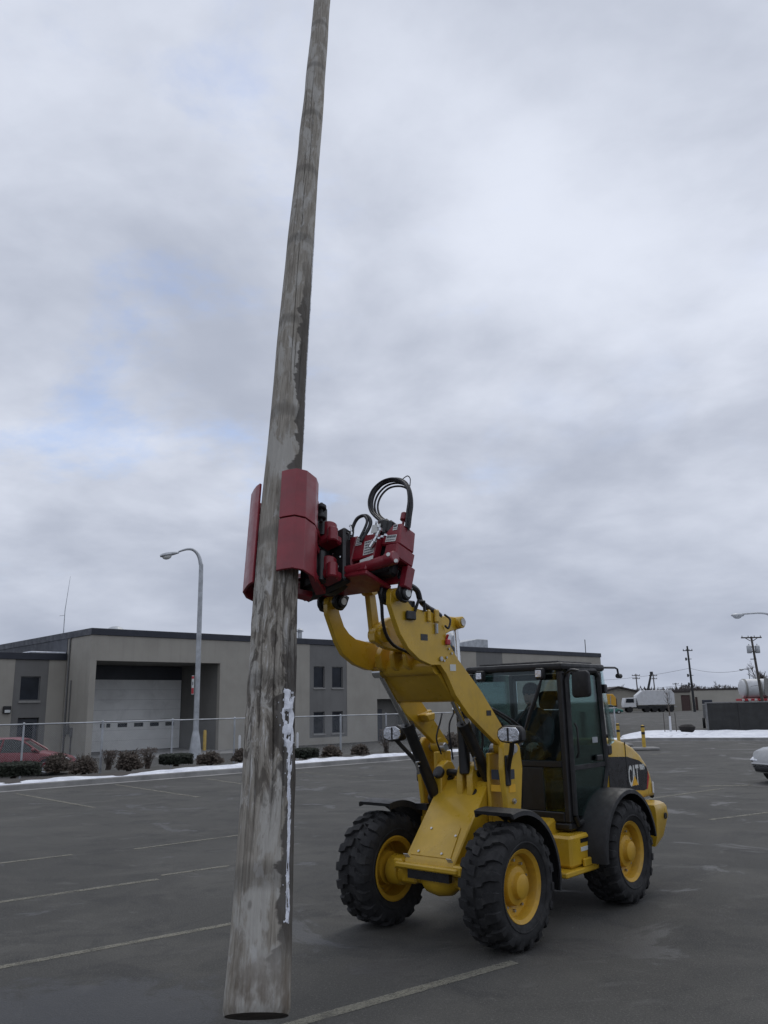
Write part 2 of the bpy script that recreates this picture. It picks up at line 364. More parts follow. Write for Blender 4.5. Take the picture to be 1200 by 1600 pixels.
# ------------------------------------------------------------------ mesh helpers
def V3(p): return Vector(p)
class MB:
    def __init__(s): s.v = []; s.f = []; s.m = []; s.uv = None
    def add(s, vs, fs, mi=0, xf=None):
        o = len(s.v)
        for p in vs:
            p = Vector(p)
            s.v.append(xf(p) if callable(xf) else (xf @ p if xf is not None else p))
        for f in fs: s.f.append([i + o for i in f]); s.m.append(mi)
        return s
    def bm(s, bm, mi=0, xf=None):
        bm.verts.index_update()
        s.add([v.co.copy() for v in bm.verts], [[v.index for v in f.verts] for f in bm.faces], mi, xf); bm.free(); return s
    def box(s, x0, x1, y0, y1, z0, z1, mi=0, bev=0.0, xf=None, seg=1):
        x0, x1 = min(x0, x1), max(x0, x1); y0, y1 = min(y0, y1), max(y0, y1); z0, z1 = min(z0, z1), max(z0, z1)
        vs = [(x0, y0, z0), (x1, y0, z0), (x1, y1, z0), (x0, y1, z0), (x0, y0, z1), (x1, y0, z1), (x1, y1, z1), (x0, y1, z1)]
        fs = [(3, 2, 1, 0), (4, 5, 6, 7), (0, 1, 5, 4), (1, 2, 6, 5), (2, 3, 7, 6), (3, 0, 4, 7)]
        if not bev: return s.add(vs, fs, mi, xf)
        b = bmesh.new(); bv = [b.verts.new(p) for p in vs]
        for f in fs: b.faces.new([bv[i] for i in f])
        bmesh.ops.bevel(b, geom=b.edges[:], offset=min(bev, .45 * min(x1 - x0, y1 - y0, z1 - z0)), segments=seg, affect='EDGES', profile=.5)
        return s.bm(b, mi, xf)
    def prism(s, poly, h0, h1, axis='y', mi=0, bev=0.0, xf=None, seg=1):
        """poly of (p,q); axis y: p->x q->z; axis x: p->y q->z; axis z: p->x q->y"""
        def mk(p, q, h): return {'y': (p, h, q), 'x': (h, p, q), 'z': (p, q, h)}[axis]
        n = len(poly); b = bmesh.new()
        lo = [b.verts.new(mk(p, q, h0)) for p, q in poly]; hi = [b.verts.new(mk(p, q, h1)) for p, q in poly]
        b.faces.new(lo); b.faces.new(hi[::-1])
        for i in range(n):
            j = (i + 1) % n; b.faces.new((lo[j], lo[i], hi[i], hi[j]))
        bmesh.ops.recalc_face_normals(b, faces=b.faces[:])
        if bev: bmesh.ops.bevel(b, geom=b.edges[:], offset=bev, segments=seg, affect='EDGES', profile=.5, clamp_overlap=True)
        return s.bm(b, mi, xf)
    def tube(s, pts, r, n=8, mi=0, cap=True, xf=None, closed=False):
        pts = [Vector(p) for p in pts]; N = len(pts)
        rs = r if isinstance(r, (list, tuple)) else [r] * N
        vs = []; fs = []
        t0 = (pts[1] - pts[0]).normalized()
        a = Vector((0, 0, 1)) if abs(t0.z) < .9 else Vector((1, 0, 0))
        u = (a - a.dot(t0) * t0).normalized()
        for i in range(N):
            if i == 0: t = pts[1] - pts[0]
            elif i == N - 1: t = pts[-1] - pts[-2]
            else: t = pts[i + 1] - pts[i - 1]
            t.normalize(); u = (u - u.dot(t) * t).normalized(); w = t.cross(u)
            for j in range(n):
                an = 2 * math.pi * j / n
                vs.append(pts[i] + (u * math.cos(an) + w * math.sin(an)) * rs[i])
        for i in range(N - 1):
            for j in range(n):
                k = (j + 1) % n
                fs.append((i * n + j, i * n + k, (i + 1) * n + k, (i + 1) * n + j))
        if cap: fs.append(tuple(range(n))[::-1]); fs.append(tuple((N - 1) * n + j for j in range(n)))
        return s.add(vs, fs, mi, xf)
    def cyl(s, p0, p1, r0, r1=None, n=20, mi=0, xf=None, bev=0.0):
        r1 = r0 if r1 is None else r1
        p0 = Vector(p0); p1 = Vector(p1)
        if bev:
            d = (p1 - p0).normalized() * bev
            return s.tube([p0, p0 + d, p1 - d, p1], [r0 - bev, r0, r1, r1 - bev], n, mi, True, xf)
        return s.tube([p0, p1], [r0, r1], n, mi, True, xf)
    def lathe(s, prof, n=32, mi=0, xf=None, axis='y', closed=False):
        """prof of (radius, offset along axis)"""
        vs = []; fs = []; N = len(prof)
        for r, h in prof:
            for j in range(n):
                a = 2 * math.pi * j / n; c, q = r * math.cos(a), r * math.sin(a)
                vs.append({'y': (c, h, q), 'z': (c, q, h), 'x': (h, c, q)}[axis])
        for i in range(N if closed else N - 1):
            for j in range(n):
                k = (j + 1) % n; i2 = (i + 1) % N
                fs.append((i * n + j, i * n + k, i2 * n + k, i2 * n + j))
        if not closed:
            if prof[0][0] > 1e-4: fs.append(tuple(range(n))[::-1])
            if prof[-1][0] > 1e-4: fs.append(tuple((N - 1) * n + j for j in range(n)))
        return s.add(vs, fs, mi, xf)
    def ball(s, c, r, n=12, mi=0, xf=None):
        c = Vector(c); r = Vector(r) if hasattr(r, '__len__') else Vector((r, r, r))
        b = bmesh.new(); bmesh.ops.create_uvsphere(b, u_segments=n, v_segments=max(6, n * 2 // 3), radius=1)
        for v in b.verts: v.co = Vector((v.co.x * r.x, v.co.y * r.y, v.co.z * r.z)) + c
        return s.bm(b, mi, xf)
    def quad(s, a, b, c, d, mi=0): return s.add([a, b, c, d], [(0, 1, 2, 3)], mi)
    def build(s, name, mats, parent=None, smooth=35, kind=None, recalc=True):
        me = bpy.data.meshes.new(name)
        me.from_pydata([tuple(p) for p in s.v], [], s.f)
        if not isinstance(mats, (list, tuple)): mats = [mats]
        for x in mats: me.materials.append(MAT[x] if isinstance(x, str) else x)
        if len(mats) > 1: me.polygons.foreach_set('material_index', s.m)
        if recalc:
            b = bmesh.new(); b.from_mesh(me); bmesh.ops.recalc_face_normals(b, faces=b.faces[:]); b.to_mesh(me); b.free()
        if smooth:
            me.shade_smooth(); me.set_sharp_from_angle(angle=R(smooth))
        me.update()
        o = bpy.data.objects.new(name, me); COL.objects.link(o)
        if parent: o.parent = parent
        if kind: o['kind'] = kind
        return o
def empty(name, loc=(0, 0, 0), rz=0.0, parent=None):
    o = bpy.data.objects.new(name, None); COL.objects.link(o); o.location = loc; o.rotation_euler = (0, 0, rz); o.empty_display_size = .2
    if parent: o.parent = parent
    return o
def tag(o, label, cat, group=None):
    o['label'] = label; o['category'] = cat
    if group: o['group'] = group
    return o
def structure(o): o['kind'] = 'structure'; return o
def copy_tree(o, parent=None):
    c = o.copy(); COL.objects.link(c); c.parent = parent
    for ch in list(o.children): copy_tree(ch, c)
    return c
def bez(pts, n=8):
    """Catmull-Rom through points"""
    P = [Vector(p) for p in pts]; P = [2 * P[0] - P[1]] + P + [2 * P[-1] - P[-2]]; out = []
    for i in range(1, len(P) - 2):
        for k in range(n):
            t = k / n; a, b, c, d = P[i - 1:i + 3]
            out.append(.5 * ((2 * b) + (c - a) * t + (2 * a - 5 * b + 4 * c - d) * t * t + (3 * b - a - 3 * c + d) * t ** 3))
    out.append(P[-2]); return out
def text_mesh(s, size, name, mat, mtx, parent, bold=0.0, xs=1.0, ext=.0015):
    cu = bpy.data.curves.new(name, 'FONT'); cu.body = s; cu.size = size; cu.extrude = ext; cu.offset = bold; cu.resolution_u = 3
    to = bpy.data.objects.new(name + '_tmp', cu); COL.objects.link(to)
    dg = bpy.context.evaluated_depsgraph_get()
    me = bpy.data.meshes.new_from_object(to.evaluated_get(dg))
    bpy.data.objects.remove(to); bpy.data.curves.remove(cu)
    me.name = name
    me.transform(mtx @ Matrix.Diagonal((xs, 1, 1, 1)))
    me.materials.clear(); me.materials.append(MAT[mat])
    o = bpy.data.objects.new(name, me); COL.objects.link(o); o.parent = parent
    return o

# ------------------------------------------------------------------ ground and markings
UA = R(42.93)                                   # the site's axis: building front, kerb and stalls
UX = Vector((math.cos(UA), math.sin(UA), 0)); UN = Vector((-UX.y, UX.x, 0))    # along / away from camera
KERB0 = Vector((-10.35, 23.2, 0))               # a point on the kerb foot
def site(t, d, z=0.0): p = KERB0 + UX * t + UN * d; return Vector((p.x, p.y, z))
def sstep(x, a, b):
    t = min(1, max(0, (x - a) / (b - a))); return t * t * (3 - 2 * t)
def ground_z(x, y):
    q = Vector((x, y, 0)) - KERB0; t = q.dot(UX); d = q.dot(UN)
    return -0.3 * sstep(d, 2.6, 6.5) * (1 - sstep(t, 44, 58))
def make_ground():
    xs = [-3000, -800, -300, -150] + [-90 + 2 * i for i in range(30)] + [-30 + i for i in range(61)] + [32 + 2 * i for i in range(35)] + [150, 300, 800, 3000]
    ys = [-3000, -600, -150, -40, -10] + [float(i) for i in range(0, 70)] + [70 + 2 * i for i in range(45)] + [200, 300, 800, 3000]
    b = MB(); nx = len(xs)
    for y in ys:
        for x in xs: b.v.append(Vector((x, y, ground_z(x, y))))
    for j in range(len(ys) - 1):
        for i in range(nx - 1): b.f.append((j * nx + i, j * nx + i + 1, (j + 1) * nx + i + 1, (j + 1) * nx + i)); b.m.append(0)
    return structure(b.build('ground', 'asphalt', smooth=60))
make_ground()
def line_mark(p0, p1, w=.10):
    p0 = Vector((*p0, .004)); p1 = Vector((*p1, .004)); d = (p1 - p0).normalized(); n = Vector((-d.y, d.x, 0)) * w / 2
    b = MB(); N = 12
    for i in range(N + 1):
        p = p0.lerp(p1, i / N); k = 1 + .12 * (random.random() - .5)
        b.v += [p - n * k, p + n * k]
    for i in range(N): b.f.append((2 * i, 2 * i + 2, 2 * i + 3, 2 * i + 1)); b.m.append(0)
    return structure(b.build('parking_line', 'line', smooth=0))
D38 = Vector((math.cos(R(37.6)), math.sin(R(37.6))))
def along(p, a, b): return ((p[0] + D38.x * a, p[1] + D38.y * a), (p[0] + D38.x * b, p[1] + D38.y * b))
line_mark(*along((-3.26, 7.59), -2.0, 2.5))
line_mark(*along((-.62, 6.23), -.5, 2.05), w=.11)
line_mark(*along((-4.37, 10.03), -2.5, 1.85))
line_mark(*along((-2.74, 11.55), -.25, .72), w=.08)
line_mark(*along((-5.49, 12.49), -2.5, 1.0))
line_mark((-3.9, 13.5), (-2.0, 15.2), w=.08)
line_mark((-10.6, 22.9), (-5.0, 28.2), w=.14)
line_mark((-9.71, 22.71), (-6.46, 19.17)); line_mark((-7.81, 24.85), (-4.53, 20.92)); line_mark((-5.51, 26.3), (-3.6, 23.6)); line_mark((-3.2, 28.6), (-0.4, 25.4), w=.08)
line_mark((5.66, 15.56), (8.6, 17.3)); line_mark((5.2, 18.6), (7.96, 20.82)); line_mark((10.3, 34.0), (11.3, 34.5), w=.2); line_mark((7.6, 21.4), (8.9, 21.45), w=.2)

# kerb with gutter along the snow strip
def kerb_run(name, pts, h=.15, w=.16, gut=.28):
    """pts on the foot of the kerb; the raised side lies to the left of the walking direction"""
    b = MB(); pr = [(-gut, .006), (0, .012), (.018, h - .02), (.04, h), (w, h), (w, -.25)]
    P = [Vector((p[0], p[1], 0)) for p in pts]; n = len(pr)
    for i, p in enumerate(P):
        d = (P[min(i + 1, len(P) - 1)] - P[max(i - 1, 0)]).normalized(); nn = Vector((-d.y, d.x, 0))
        for o, z in pr: b.v.append(p + nn * o + Vector((0, 0, z)))
    for i in range(len(P) - 1):
        for j in range(n - 1): b.f.append((i * n + j, (i + 1) * n + j, (i + 1) * n + j + 1, i * n + j + 1)); b.m.append(0)
    return structure(b.build(name, 'concrete', smooth=25))
kerb_run('kerb', [site(t, .1) for t in range(-14, 41, 1)])
def planting_bed():
    b = MB(); ts = [-14 + i for i in range(55)]
    for t in ts:
        for d, z in ((.255, .132), (1.4, .14), (2.5, .11), (4.2, -.12)): b.v.append(site(t, d, z + .02 * noise.noise((t * .7, d, 0))))
    for i in range(len(ts) - 1):
        for j in range(3): b.f.append((i * 4 + j, (i + 1) * 4 + j, (i + 1) * 4 + j + 1, i * 4 + j + 1)); b.m.append(0)
    MAT['mulch'] = simple('bark_mulch', (.05, .042, .035), .95, var=.5, scale=6, bump=.8, bscale=22)
    return structure(b.build('planting_bed', 'mulch'))
planting_bed()
def snow_sheet(name, frame, nt_, nd, hfun):
    b = MB()
    for i in range(nt_ + 1):
        for j in range(nd + 1):
            b.v.append(hfun(i / nt_, j / nd))
    for i in range(nt_):
        for j in range(nd): b.f.append((i * (nd + 1) + j, (i + 1) * (nd + 1) + j, (i + 1) * (nd + 1) + j + 1, i * (nd + 1) + j + 1)); b.m.append(0)
    o = b.build(name, 'snow', smooth=70); o['kind'] = 'stuff'; return o
def strip_h(a, c):
    t = -14 + 54 * a; d = .16 + 1.5 * c + .10 * noise.noise((t * .9, 3, 0)) * (1 - c)
    h = .045 + .085 * noise.noise((t * .55, d * .8, 1.3)) + .04 * noise.noise((t * 2.2, d * 2.2, 5))
    e = min(1, c * 5) * min(1, (1 - c) * 3)
    return site(t, d, .135 + h * e - .05 * (1 - e))
o = snow_sheet('snow_bank', None, 340, 18, strip_h); o['label'] = 'patchy old snow lying along the kerb under the shrubs'

# ------------------------------------------------------------------ office and garage building (local x along front, y inwards)
def wall_grid(b, x0, x1, z0, z1, holes, y=0.0, depth=.3, mi=0, plane='x'):
    """a wall sheet with real openings and reveals; holes = (x0,x1,z0,z1)"""
    xs = sorted({x0, x1, *[h[0] for h in holes], *[h[1] for h in holes]}); zs = sorted({z0, z1, *[h[2] for h in holes], *[h[3] for h in holes]})
    xs = [x for x in xs if x0 <= x <= x1]; zs = [z for z in zs if z0 <= z <= z1]
    def solid(i, j):
        if i < 0 or j < 0 or i >= len(xs) - 1 or j >= len(zs) - 1: return False
        cx = (xs[i] + xs[i + 1]) / 2; cz = (zs[j] + zs[j + 1]) / 2
        return not any(h[0] < cx < h[1] and h[2] < cz < h[3] for h in holes)
    def P(x, yy, z): return (x, yy, z) if plane == 'x' else (yy, x, z)
    for i in range(len(xs) - 1):
        for j in range(len(zs) - 1):
            if not solid(i, j): continue
            a, c, e, f = xs[i], xs[i + 1], zs[j], zs[j + 1]
            for yy in (y, y + depth): b.add([P(a, yy, e), P(c, yy, e), P(c, yy, f), P(a, yy, f)], [(0, 1, 2, 3)], mi)
            if not solid(i - 1, j): b.add([P(a, y, e), P(a, y + depth, e), P(a, y + depth, f), P(a, y, f)], [(0, 1, 2, 3)], mi)
            if not solid(i + 1, j): b.add([P(c, y, e), P(c, y + depth, e), P(c, y + depth, f), P(c, y, f)], [(0, 1, 2, 3)], mi)
            if not solid(i, j - 1): b.add([P(a, y, e), P(c, y, e), P(c, y + depth, e), P(a, y + depth, e)], [(0, 1, 2, 3)], mi)
            if not solid(i, j + 1): b.add([P(a, y, f), P(c, y, f), P(c, y + depth, f), P(a, y + depth, f)], [(0, 1, 2, 3)], mi)
    return b
BZ = -0.3
bld = empty('garage_building', (-15.716, 44.723, BZ), UA)
tag(bld, 'long beige flat-roofed garage building with dark roof edge behind the fence', 'building')
HT = 6.32; BL = 48.3
windows = [(15.0, 15.9, 3.55, 4.92), (16.53, 17.45, 3.55, 4.92), (15.0, 15.9, .66, 2.04), (16.53, 17.45, .66, 2.04),
           (31.4, 32.3, 3.55, 4.92), (32.9, 33.8, 3.55, 4.92), (31.4, 32.3, .66, 2.04), (32.9, 33.8, .66, 2.04)]
b = MB()
wall_grid(b, .34, BL, -.4, HT, [(.34, 7.97, -.4, 4.97), (20.5, 23.6, -.4, 2.8)] + windows + [(14.65, 17.8, .42, HT), (31.0, 34.2, .42, HT)], 0, .3)
b.box(0, .338, 0, 4.6, -.4, HT)                                          # left corner pier and side wall of the bay
b.box(0, .3, 4.6, 26, -.4, HT); b.box(.3, BL, 25.7, 26, -.4, HT); b.box(BL - .3, BL, .3, 25.7, -.4, HT)
b.build('wall', 'wall', bld, smooth=0)
b = MB(); wall_grid(b, 14.65, 17.8, .42, HT - .003, windows[:4], .02, .25); b.build('window_bay_panel', 'wall_grey', bld, smooth=0)
b = MB(); wall_grid(b, 31.0, 34.2, .42, HT - .003, windows[4:], .02, .25); b.build('window_bay_panel', 'wall_grey', bld, smooth=0)
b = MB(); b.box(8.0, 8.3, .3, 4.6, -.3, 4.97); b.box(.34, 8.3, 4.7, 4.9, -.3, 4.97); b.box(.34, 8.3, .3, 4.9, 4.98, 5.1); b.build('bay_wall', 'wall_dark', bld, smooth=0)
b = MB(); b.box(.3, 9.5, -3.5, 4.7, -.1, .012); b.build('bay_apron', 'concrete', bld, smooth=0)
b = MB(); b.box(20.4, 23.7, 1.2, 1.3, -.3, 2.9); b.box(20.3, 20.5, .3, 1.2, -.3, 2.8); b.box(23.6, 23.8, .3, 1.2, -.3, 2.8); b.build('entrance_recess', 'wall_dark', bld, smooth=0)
b = MB(); b.box(21.0, 22.0, 1.15, 1.2, -.2, 2.1, bev=.01); b.build('door', 'slate_wall', bld)
for wx0, wx1, wz0, wz1 in windows:
    f = MB(); t = .05
    for q in ((wx0, wx0 + t, wz0, wz1), (wx1 - t, wx1, wz0, wz1), (wx0 + t, wx1 - t, wz0, wz0 + t), (wx0 + t, wx1 - t, wz1 - t, wz1)): f.box(q[0], q[1], .12, .19, q[2], q[3])
    w = f.build('window', 'win_frame', bld, smooth=0)
    p = MB(); p.box(wx0 + t, wx1 - t, .15, .165, wz0 + t, wz1 - t); p.build('pane', 'win_glass', w, smooth=0)
    p = MB(); p.box(wx0 - .06, wx1 + .06, -.05, .14, wz0 - .10, wz0 - .002, bev=.01); p.build('sill', 'sill', w)
# blinds behind one pane
p = MB(); p.box(15.1, 15.32, .20, .22, .72, 2.0); p.build('blind', 'sill', bld, smooth=0)
# sectional garage door
gx0, gx1, gh = 2.1, 7.95, 4.14
for i in range(7):
    z0 = .04 + i * (gh - .04) / 7; z1 = .04 + (i + 1) * (gh - .04) / 7 - .008
    p = MB(); holes = []
    if i == 2:
        holes = [(2.78, 3.05, z0 + .17, z0 + .40), (3.16, 3.40, z0 + .17, z0 + .40)] + [(x, x + .6, z0 + .17, z0 + .40) for x in (3.86, 4.90, 5.93, 6.96)]
    wall_grid(p, gx0, gx1, z0, z1, holes, 4.50, .06)
    d = p.build('garage_door_panel', 'garage', bld, smooth=0)
    for h in holes:
        g = MB(); g.box(h[0], h[1], 4.53, 4.54, h[2], h[3]); g.build('pane', 'win_glass', d, smooth=0)
p = MB(); p.box(.34, 8.0, 4.56, 4.69, -.2, 4.96); p.build('door_surround', 'slate_wall', bld, smooth=0)
p = MB(); p.box(gx0 - .02, gx1 + .02, 4.49, 4.56, -.02, .04); p.build('door_seal', 'black_plastic', bld, smooth=0)
# roof edge and roof plant
p = MB(); p.box(-.06, BL + .06, -.07, 26.07, HT + .002, HT + .34, bev=.01); p.build('roof_edge', 'fascia', bld, smooth=0)
p = MB(); p.box(-.05, BL + .05, -.06, 26.06, HT + .343, HT + .36); p.build('roof', 'roofing', bld, smooth=0)
RZ = HT + .36
p = MB(); p.lathe([(.55, RZ), (.55, RZ + .12), (.5, RZ + .24), (.35, RZ + .38), (.15, RZ + .45), (0, RZ + .46)], 20, xf=Matrix.Translation((2.7, 3.0, 0)), axis='z'); p.build('roof_dome_vent', 'zinc', bld)
p = MB(); p.box(14.2, 15.2, 3.4, 4.4, RZ, RZ + .9, bev=.03); p.box(14.1, 15.3, 3.3, 4.5, RZ + .9, RZ + .95); p.build('roof_unit', 'roofing', bld)
p = MB(); p.cyl((16.1, 3, RZ), (16.1, 3, RZ + .75), .16, n=14); p.cyl((16.1, 3, RZ + .75), (16.1, 3, RZ + .80), .26, n=14); p.cyl((16.1, 3, RZ + .86), (16.1, 3, RZ + .98), .26, .06, n=14); p.cyl((16.1, 3, RZ + .8), (16.1, 3, RZ + .86), .14, n=10); p.build('roof_vent_pipe', 'zinc', bld)
p = MB(); p.lathe([(0, -.45), (.5, -.45), (.72, -.2), (.72, .25), (.5, .45), (0, .45)], 24, xf=Matrix.Translation((30.6, 2.2, RZ + .55)), axis='y'); p.box(30.2, 31, 1.9, 2.5, RZ, RZ + .3); p.build('roof_exhaust_fan', 'zinc', bld)
p = MB(); p.prism([(32.0, RZ), (35.6, RZ), (35.6, RZ + .95), (34.2, RZ + .95), (32.0, RZ + .55)], 2.6, 4.2, 'y', bev=.04); p.build('roof_air_handler', 'zinc', bld)
p = MB(); p.cyl((BL - .8, 1, RZ), (BL - .8, 1, RZ + 1.3), .035, n=6); p.build('roof_whip_antenna', 'black_metal', bld)
p = MB(); p.tube([(.3, 4.6, RZ - .2), (.3, 4.6, RZ + 1.4), (.48, 4.6, RZ + 3.4)], [.03, .022, .008], 6); p.tube([(.3, 4.6, RZ + 1.1), (.0, 4.6, RZ + 1.05)], .014, 5); p.build('roof_antenna', 'zinc', bld)
# lower wing on the left, set back along the side wall
WD = 3.09; WH = 5.12
p = MB()
wing_w = [(-2.42, -1.36, 2.95, 4.23)]; wing_d = (-2.41, -1.28, -.4, 2.06)
wall_grid(p, -22, -.02, -.4, WH, wing_w + [wing_d] + [(-2.78, -.97, -.4, WH)], WD, .3); p.box(-22, -.02, 12, 12.3, -.4, WH)
p.build('wing_wall', 'wall', bld, smooth=0)
p = MB(); wall_grid(p, -2.78, -.97, -.4, WH - .003, wing_w + [wing_d], WD + .03, .25); p.build('window_bay_panel', 'wall_grey', bld, smooth=0)
p = MB(); p.box(-22.2, -.03, WD - .08, 12.4, WH + .002, WH + .36, bev=.01); p.build('wing_roof_edge', 'fascia', bld, smooth=0)
p = MB(); p.box(-.03, -.004, 3.1, 25.9, WH + .37, HT); p.build('side_cladding', 'slate_wall', bld, smooth=0)
p = MB(); p.box(-2.0, -.05, WD + .05, 5.4, WH + .362, WH + .46, bev=.03); o = p.build('roof_snow', 'snow', bld); o['label'] = 'strip of snow lying on the low wing roof'
p = MB(); x0, x1, z0, z1 = wing_w[0]
for q in ((x0, x0 + .05, z0, z1), (x1 - .05, x1, z0, z1), (x0 + .05, x1 - .05, z0, z0 + .05), (x0 + .05, x1 - .05, z1 - .05, z1)): p.box(q[0], q[1], WD + .12, WD + .2, q[2], q[3])
w = p.build('window', 'win_frame', bld, smooth=0)
p = MB(); p.box(x0 + .05, x1 - .05, WD + .15, WD + .165, z0 + .05, z1 - .05); p.build('pane', 'win_glass', w, smooth=0)
p = MB(); p.box(x0 - .05, x1 + .05, WD - .04, WD + .14, z0 - .12, z0 - .002); p.build('sill', 'sill', w, smooth=0)
p = MB(); p.box(-2.36, -1.33, WD + .2, WD + .25, -.3, 2.0); d = p.build('door', 'slate_wall', bld, smooth=0)
p = MB(); p.box(-2.1, -1.55, WD + .185, WD + .198, .9, 1.8); p.build('pane', 'win_glass', d, smooth=0)
p = MB(); p.box(-3.25, -2.86, WD - .2, WD - .002, 2.3, 2.68, bev=.03); l = p.build('wall_lamp', 'black_metal', bld)
p = MB(); p.box(-3.2, -2.91, WD - .215, WD - .2, 2.34, 2.48); p.build('lens', 'sticker', l, smooth=0)
p = MB(); p.tube([(-.06, 2.7, -.2), (-.06, 2.7, HT)], .05, 8); p.build('downpipe', 'win_frame', bld)
for i in range(3):
    p = MB(); p.box(-.09 - .05 * (i % 2), -.004, 1.7 + i * .42, 1.95 + i * .42, 1.0 + .15 * (i % 2), 1.5 + .12 * i, bev=.015); p.build('utility_box', 'win_frame', bld)
p = MB(); p.tube([(-.05, 1.8, -.2), (-.05, 1.8, 1.1)], .035, 6); p.tube([(-.05, 2.25, 1.6), (-.05, 2.25, 4.0)], .03, 6); p.build('conduit', 'win_frame', bld)

# ------------------------------------------------------------------ fence, street lamp, bollards near the building
FB = KERB0 + UX * 1.6 + UN * 5.0       # fence line foot near the first post
FB = Vector((-12.16, 28.65, 0))
def fpt(t, z): p = FB + UX * t; return Vector((p.x, p.y, z))
fence = empty('chain_link_fence', fpt(0, -.1)); tag(fence, 'galvanised chain-link fence with top rail in front of the garage building', 'fence')
def floc(t, z): return fpt(t, z) - Vector((FB.x, FB.y, -.1))
FT0, FT1 = -8.4, 36.0
for i in range(17):
    t = -8.25 + 2.75 * i
    p = MB(); p.cyl(floc(t, -.2), floc(t, 1.67), .034 if i % 4 else .045, n=10); p.ball(floc(t, 1.68), .045, 8); p.build('fence_post', 'zinc', fence)
p = MB(); p.cyl(floc(FT0, 1.66), floc(FT1, 1.66), .024, n=8); p.build('top_rail', 'zinc', fence)
p = MB(); pit = .075; N = int((FT1 - FT0) / pit); zz0, zz1 = .02, 1.62; run = (zz1 - zz0)
for sgn in (1, -1):
    i = -int(run / pit)
    while i < N + int(run / pit):
        ta = FT0 + i * pit; tb = ta + sgn * run
        # clip to the fence length
        a0, a1 = 0.0, 1.0
        for lim, up in ((FT0, False), (FT1, True)):
            den_ = tb - ta; s0 = (lim - ta) / den_
            if (den_ > 0) != up: a0 = max(a0, s0)
            else: a1 = min(a1, s0)
        if a1 - a0 > .01:
            p.tube([floc(ta + (tb - ta) * a0, zz0 + run * a0) + UN * (.004 * sgn), floc(ta + (tb - ta) * a1, zz0 + run * a1) + UN * (.004 * sgn)], .0014, 3, cap=False)
        i += 1
o = p.build('chain_link_mesh', 'zinc', fence, smooth=0, recalc=False); o['kind'] = 'stuff'

lp = Vector((-9.3, 41.6, -.3))
lamp = empty('street_lamp', lp); tag(lamp, 'tall galvanised street lamp with curved arm in front of the garage door', 'street lamp')
p = MB(); p.lathe([(.36, 0), (.36, .08), (.30, .12), (.27, .5), (.21, 1.0), (.16, 1.25), (.15, 1.3)], 16, axis='z'); p.build('base_cover', 'zinc', lamp)
camx = Vector((-1, -.15, 0)).normalized()
pts = [(0, 0, 1.2), (0, 0, 5), (0, 0, 9.0)] + [tuple(camx * x + Vector((0, 0, z))) for x, z in ((.03, 9.5), (.16, 9.95), (.42, 10.22), (.75, 10.25), (1.15, 10.12))]
p = MB(); p.tube(bez(pts, 6), [.14 - .095 * i / 42 for i in range(len(bez(pts, 6)))], 14); p.build('pole', 'zinc', lamp)
hc = camx * 1.62 + Vector((0, 0, 9.93))
hx = Matrix.Translation(hc) @ Matrix((( camx.x, -camx.y, 0, 0), (camx.y, camx.x, 0, 0), (0, 0, 1, 0), (0, 0, 0, 1))) @ Matrix.Rotation(R(12), 4, 'Y')
p = MB(); prof = [(-.52, .05, .05), (-.3, .13, .10), (0, .21, .14), (.28, .20, .13), (.42, .10, .08)]
vs = []; fs = []
for x, w_, h_ in prof:
    for j in range(12):
        a = 2 * math.pi * j / 12; vs.append((x, w_ * math.cos(a), .03 + h_ * max(-.35, math.sin(a))))
for i in range(4):
    for j in range(12): fs.append((i * 12 + j, i * 12 + (j + 1) % 12, (i + 1) * 12 + (j + 1) % 12, (i + 1) * 12 + j))
fs.append(tuple(range(12))); fs.append(tuple(48 + j for j in range(12)))
p.add(vs, fs, 0, hx); h = p.build('lamp_head', 'zinc', lamp)
p = MB(); p.ball((.1, 0, -.03), (.24, .17, .16), 14, xf=hx); p.build('lens', 'sticker', h)
p = MB(); p.box(-.24, -.12, -.19, -.17, 3.05, 3.95, bev=.005); s_ = p.build('sign_plate', 'sticker', lamp); s_['label'] = 'small red and white plate strapped to the lamp post'
p = MB(); p.box(-.235, -.125, -.196, -.192, 3.08, 3.36); p.build('sign_panel', 'sign_red', s_, smooth=0)
p = MB(); p.box(-.235, -.125, -.196, -.192, 3.80, 3.92); p.build('sign_panel', 'sign_red', s_, smooth=0)
p = MB(); p.box(-.20, -.16, -.199, -.197, 3.5, 3.66); p.build('sign_mark', 'ink', s_, smooth=0)

def at_site(x, y): return Vector((x, y, ground_z(x, y)))
def bollard(pos, h, r, label, group=None, base=False, name='bollard'):
    e = empty(name, pos); tag(e, label, 'bollard', group)
    p = MB(); p.lathe([(r, -.05), (r, h - r * .8), (r * .9, h - r * .35), (r * .55, h - .01), (0, h)], 16, axis='z'); p.build('post', 'line_yellow', e)
    if base:
        p = MB(); p.box(-.55, .55, -.42, .42, .004, .12, bev=.03); p.build('base', 'concrete', e)
        p = MB(); p.lathe([(r + .004, h * .62), (r + .004, h * .72)], 16, axis='z'); p.build('band', 'black_plastic', e)
        p = MB(); p.lathe([(r + .004, h * .9), (r + .012, h * .93), (r + .004, h * .96)], 16, axis='z'); p.build('cap', 'black_plastic', e)
    return e
bp = Matrix.Translation((-15.716, 44.723, 0)) @ Matrix.Rotation(UA, 4, 'Z') @ Vector((7.3, .4, BZ + .01))
bollard(bp, 1.15, .10, 'plain yellow bollard standing inside the garage bay entrance')
bollard((11.01, 37.19, 0), 1.05, .075, 'yellow bollard on concrete base behind the loader, right one of the pair', base=True)
bollard((10.85, 40.6, 0), 1.05, .075, 'yellow bollard seen just behind the loader cab, left one of the pair', base=True)
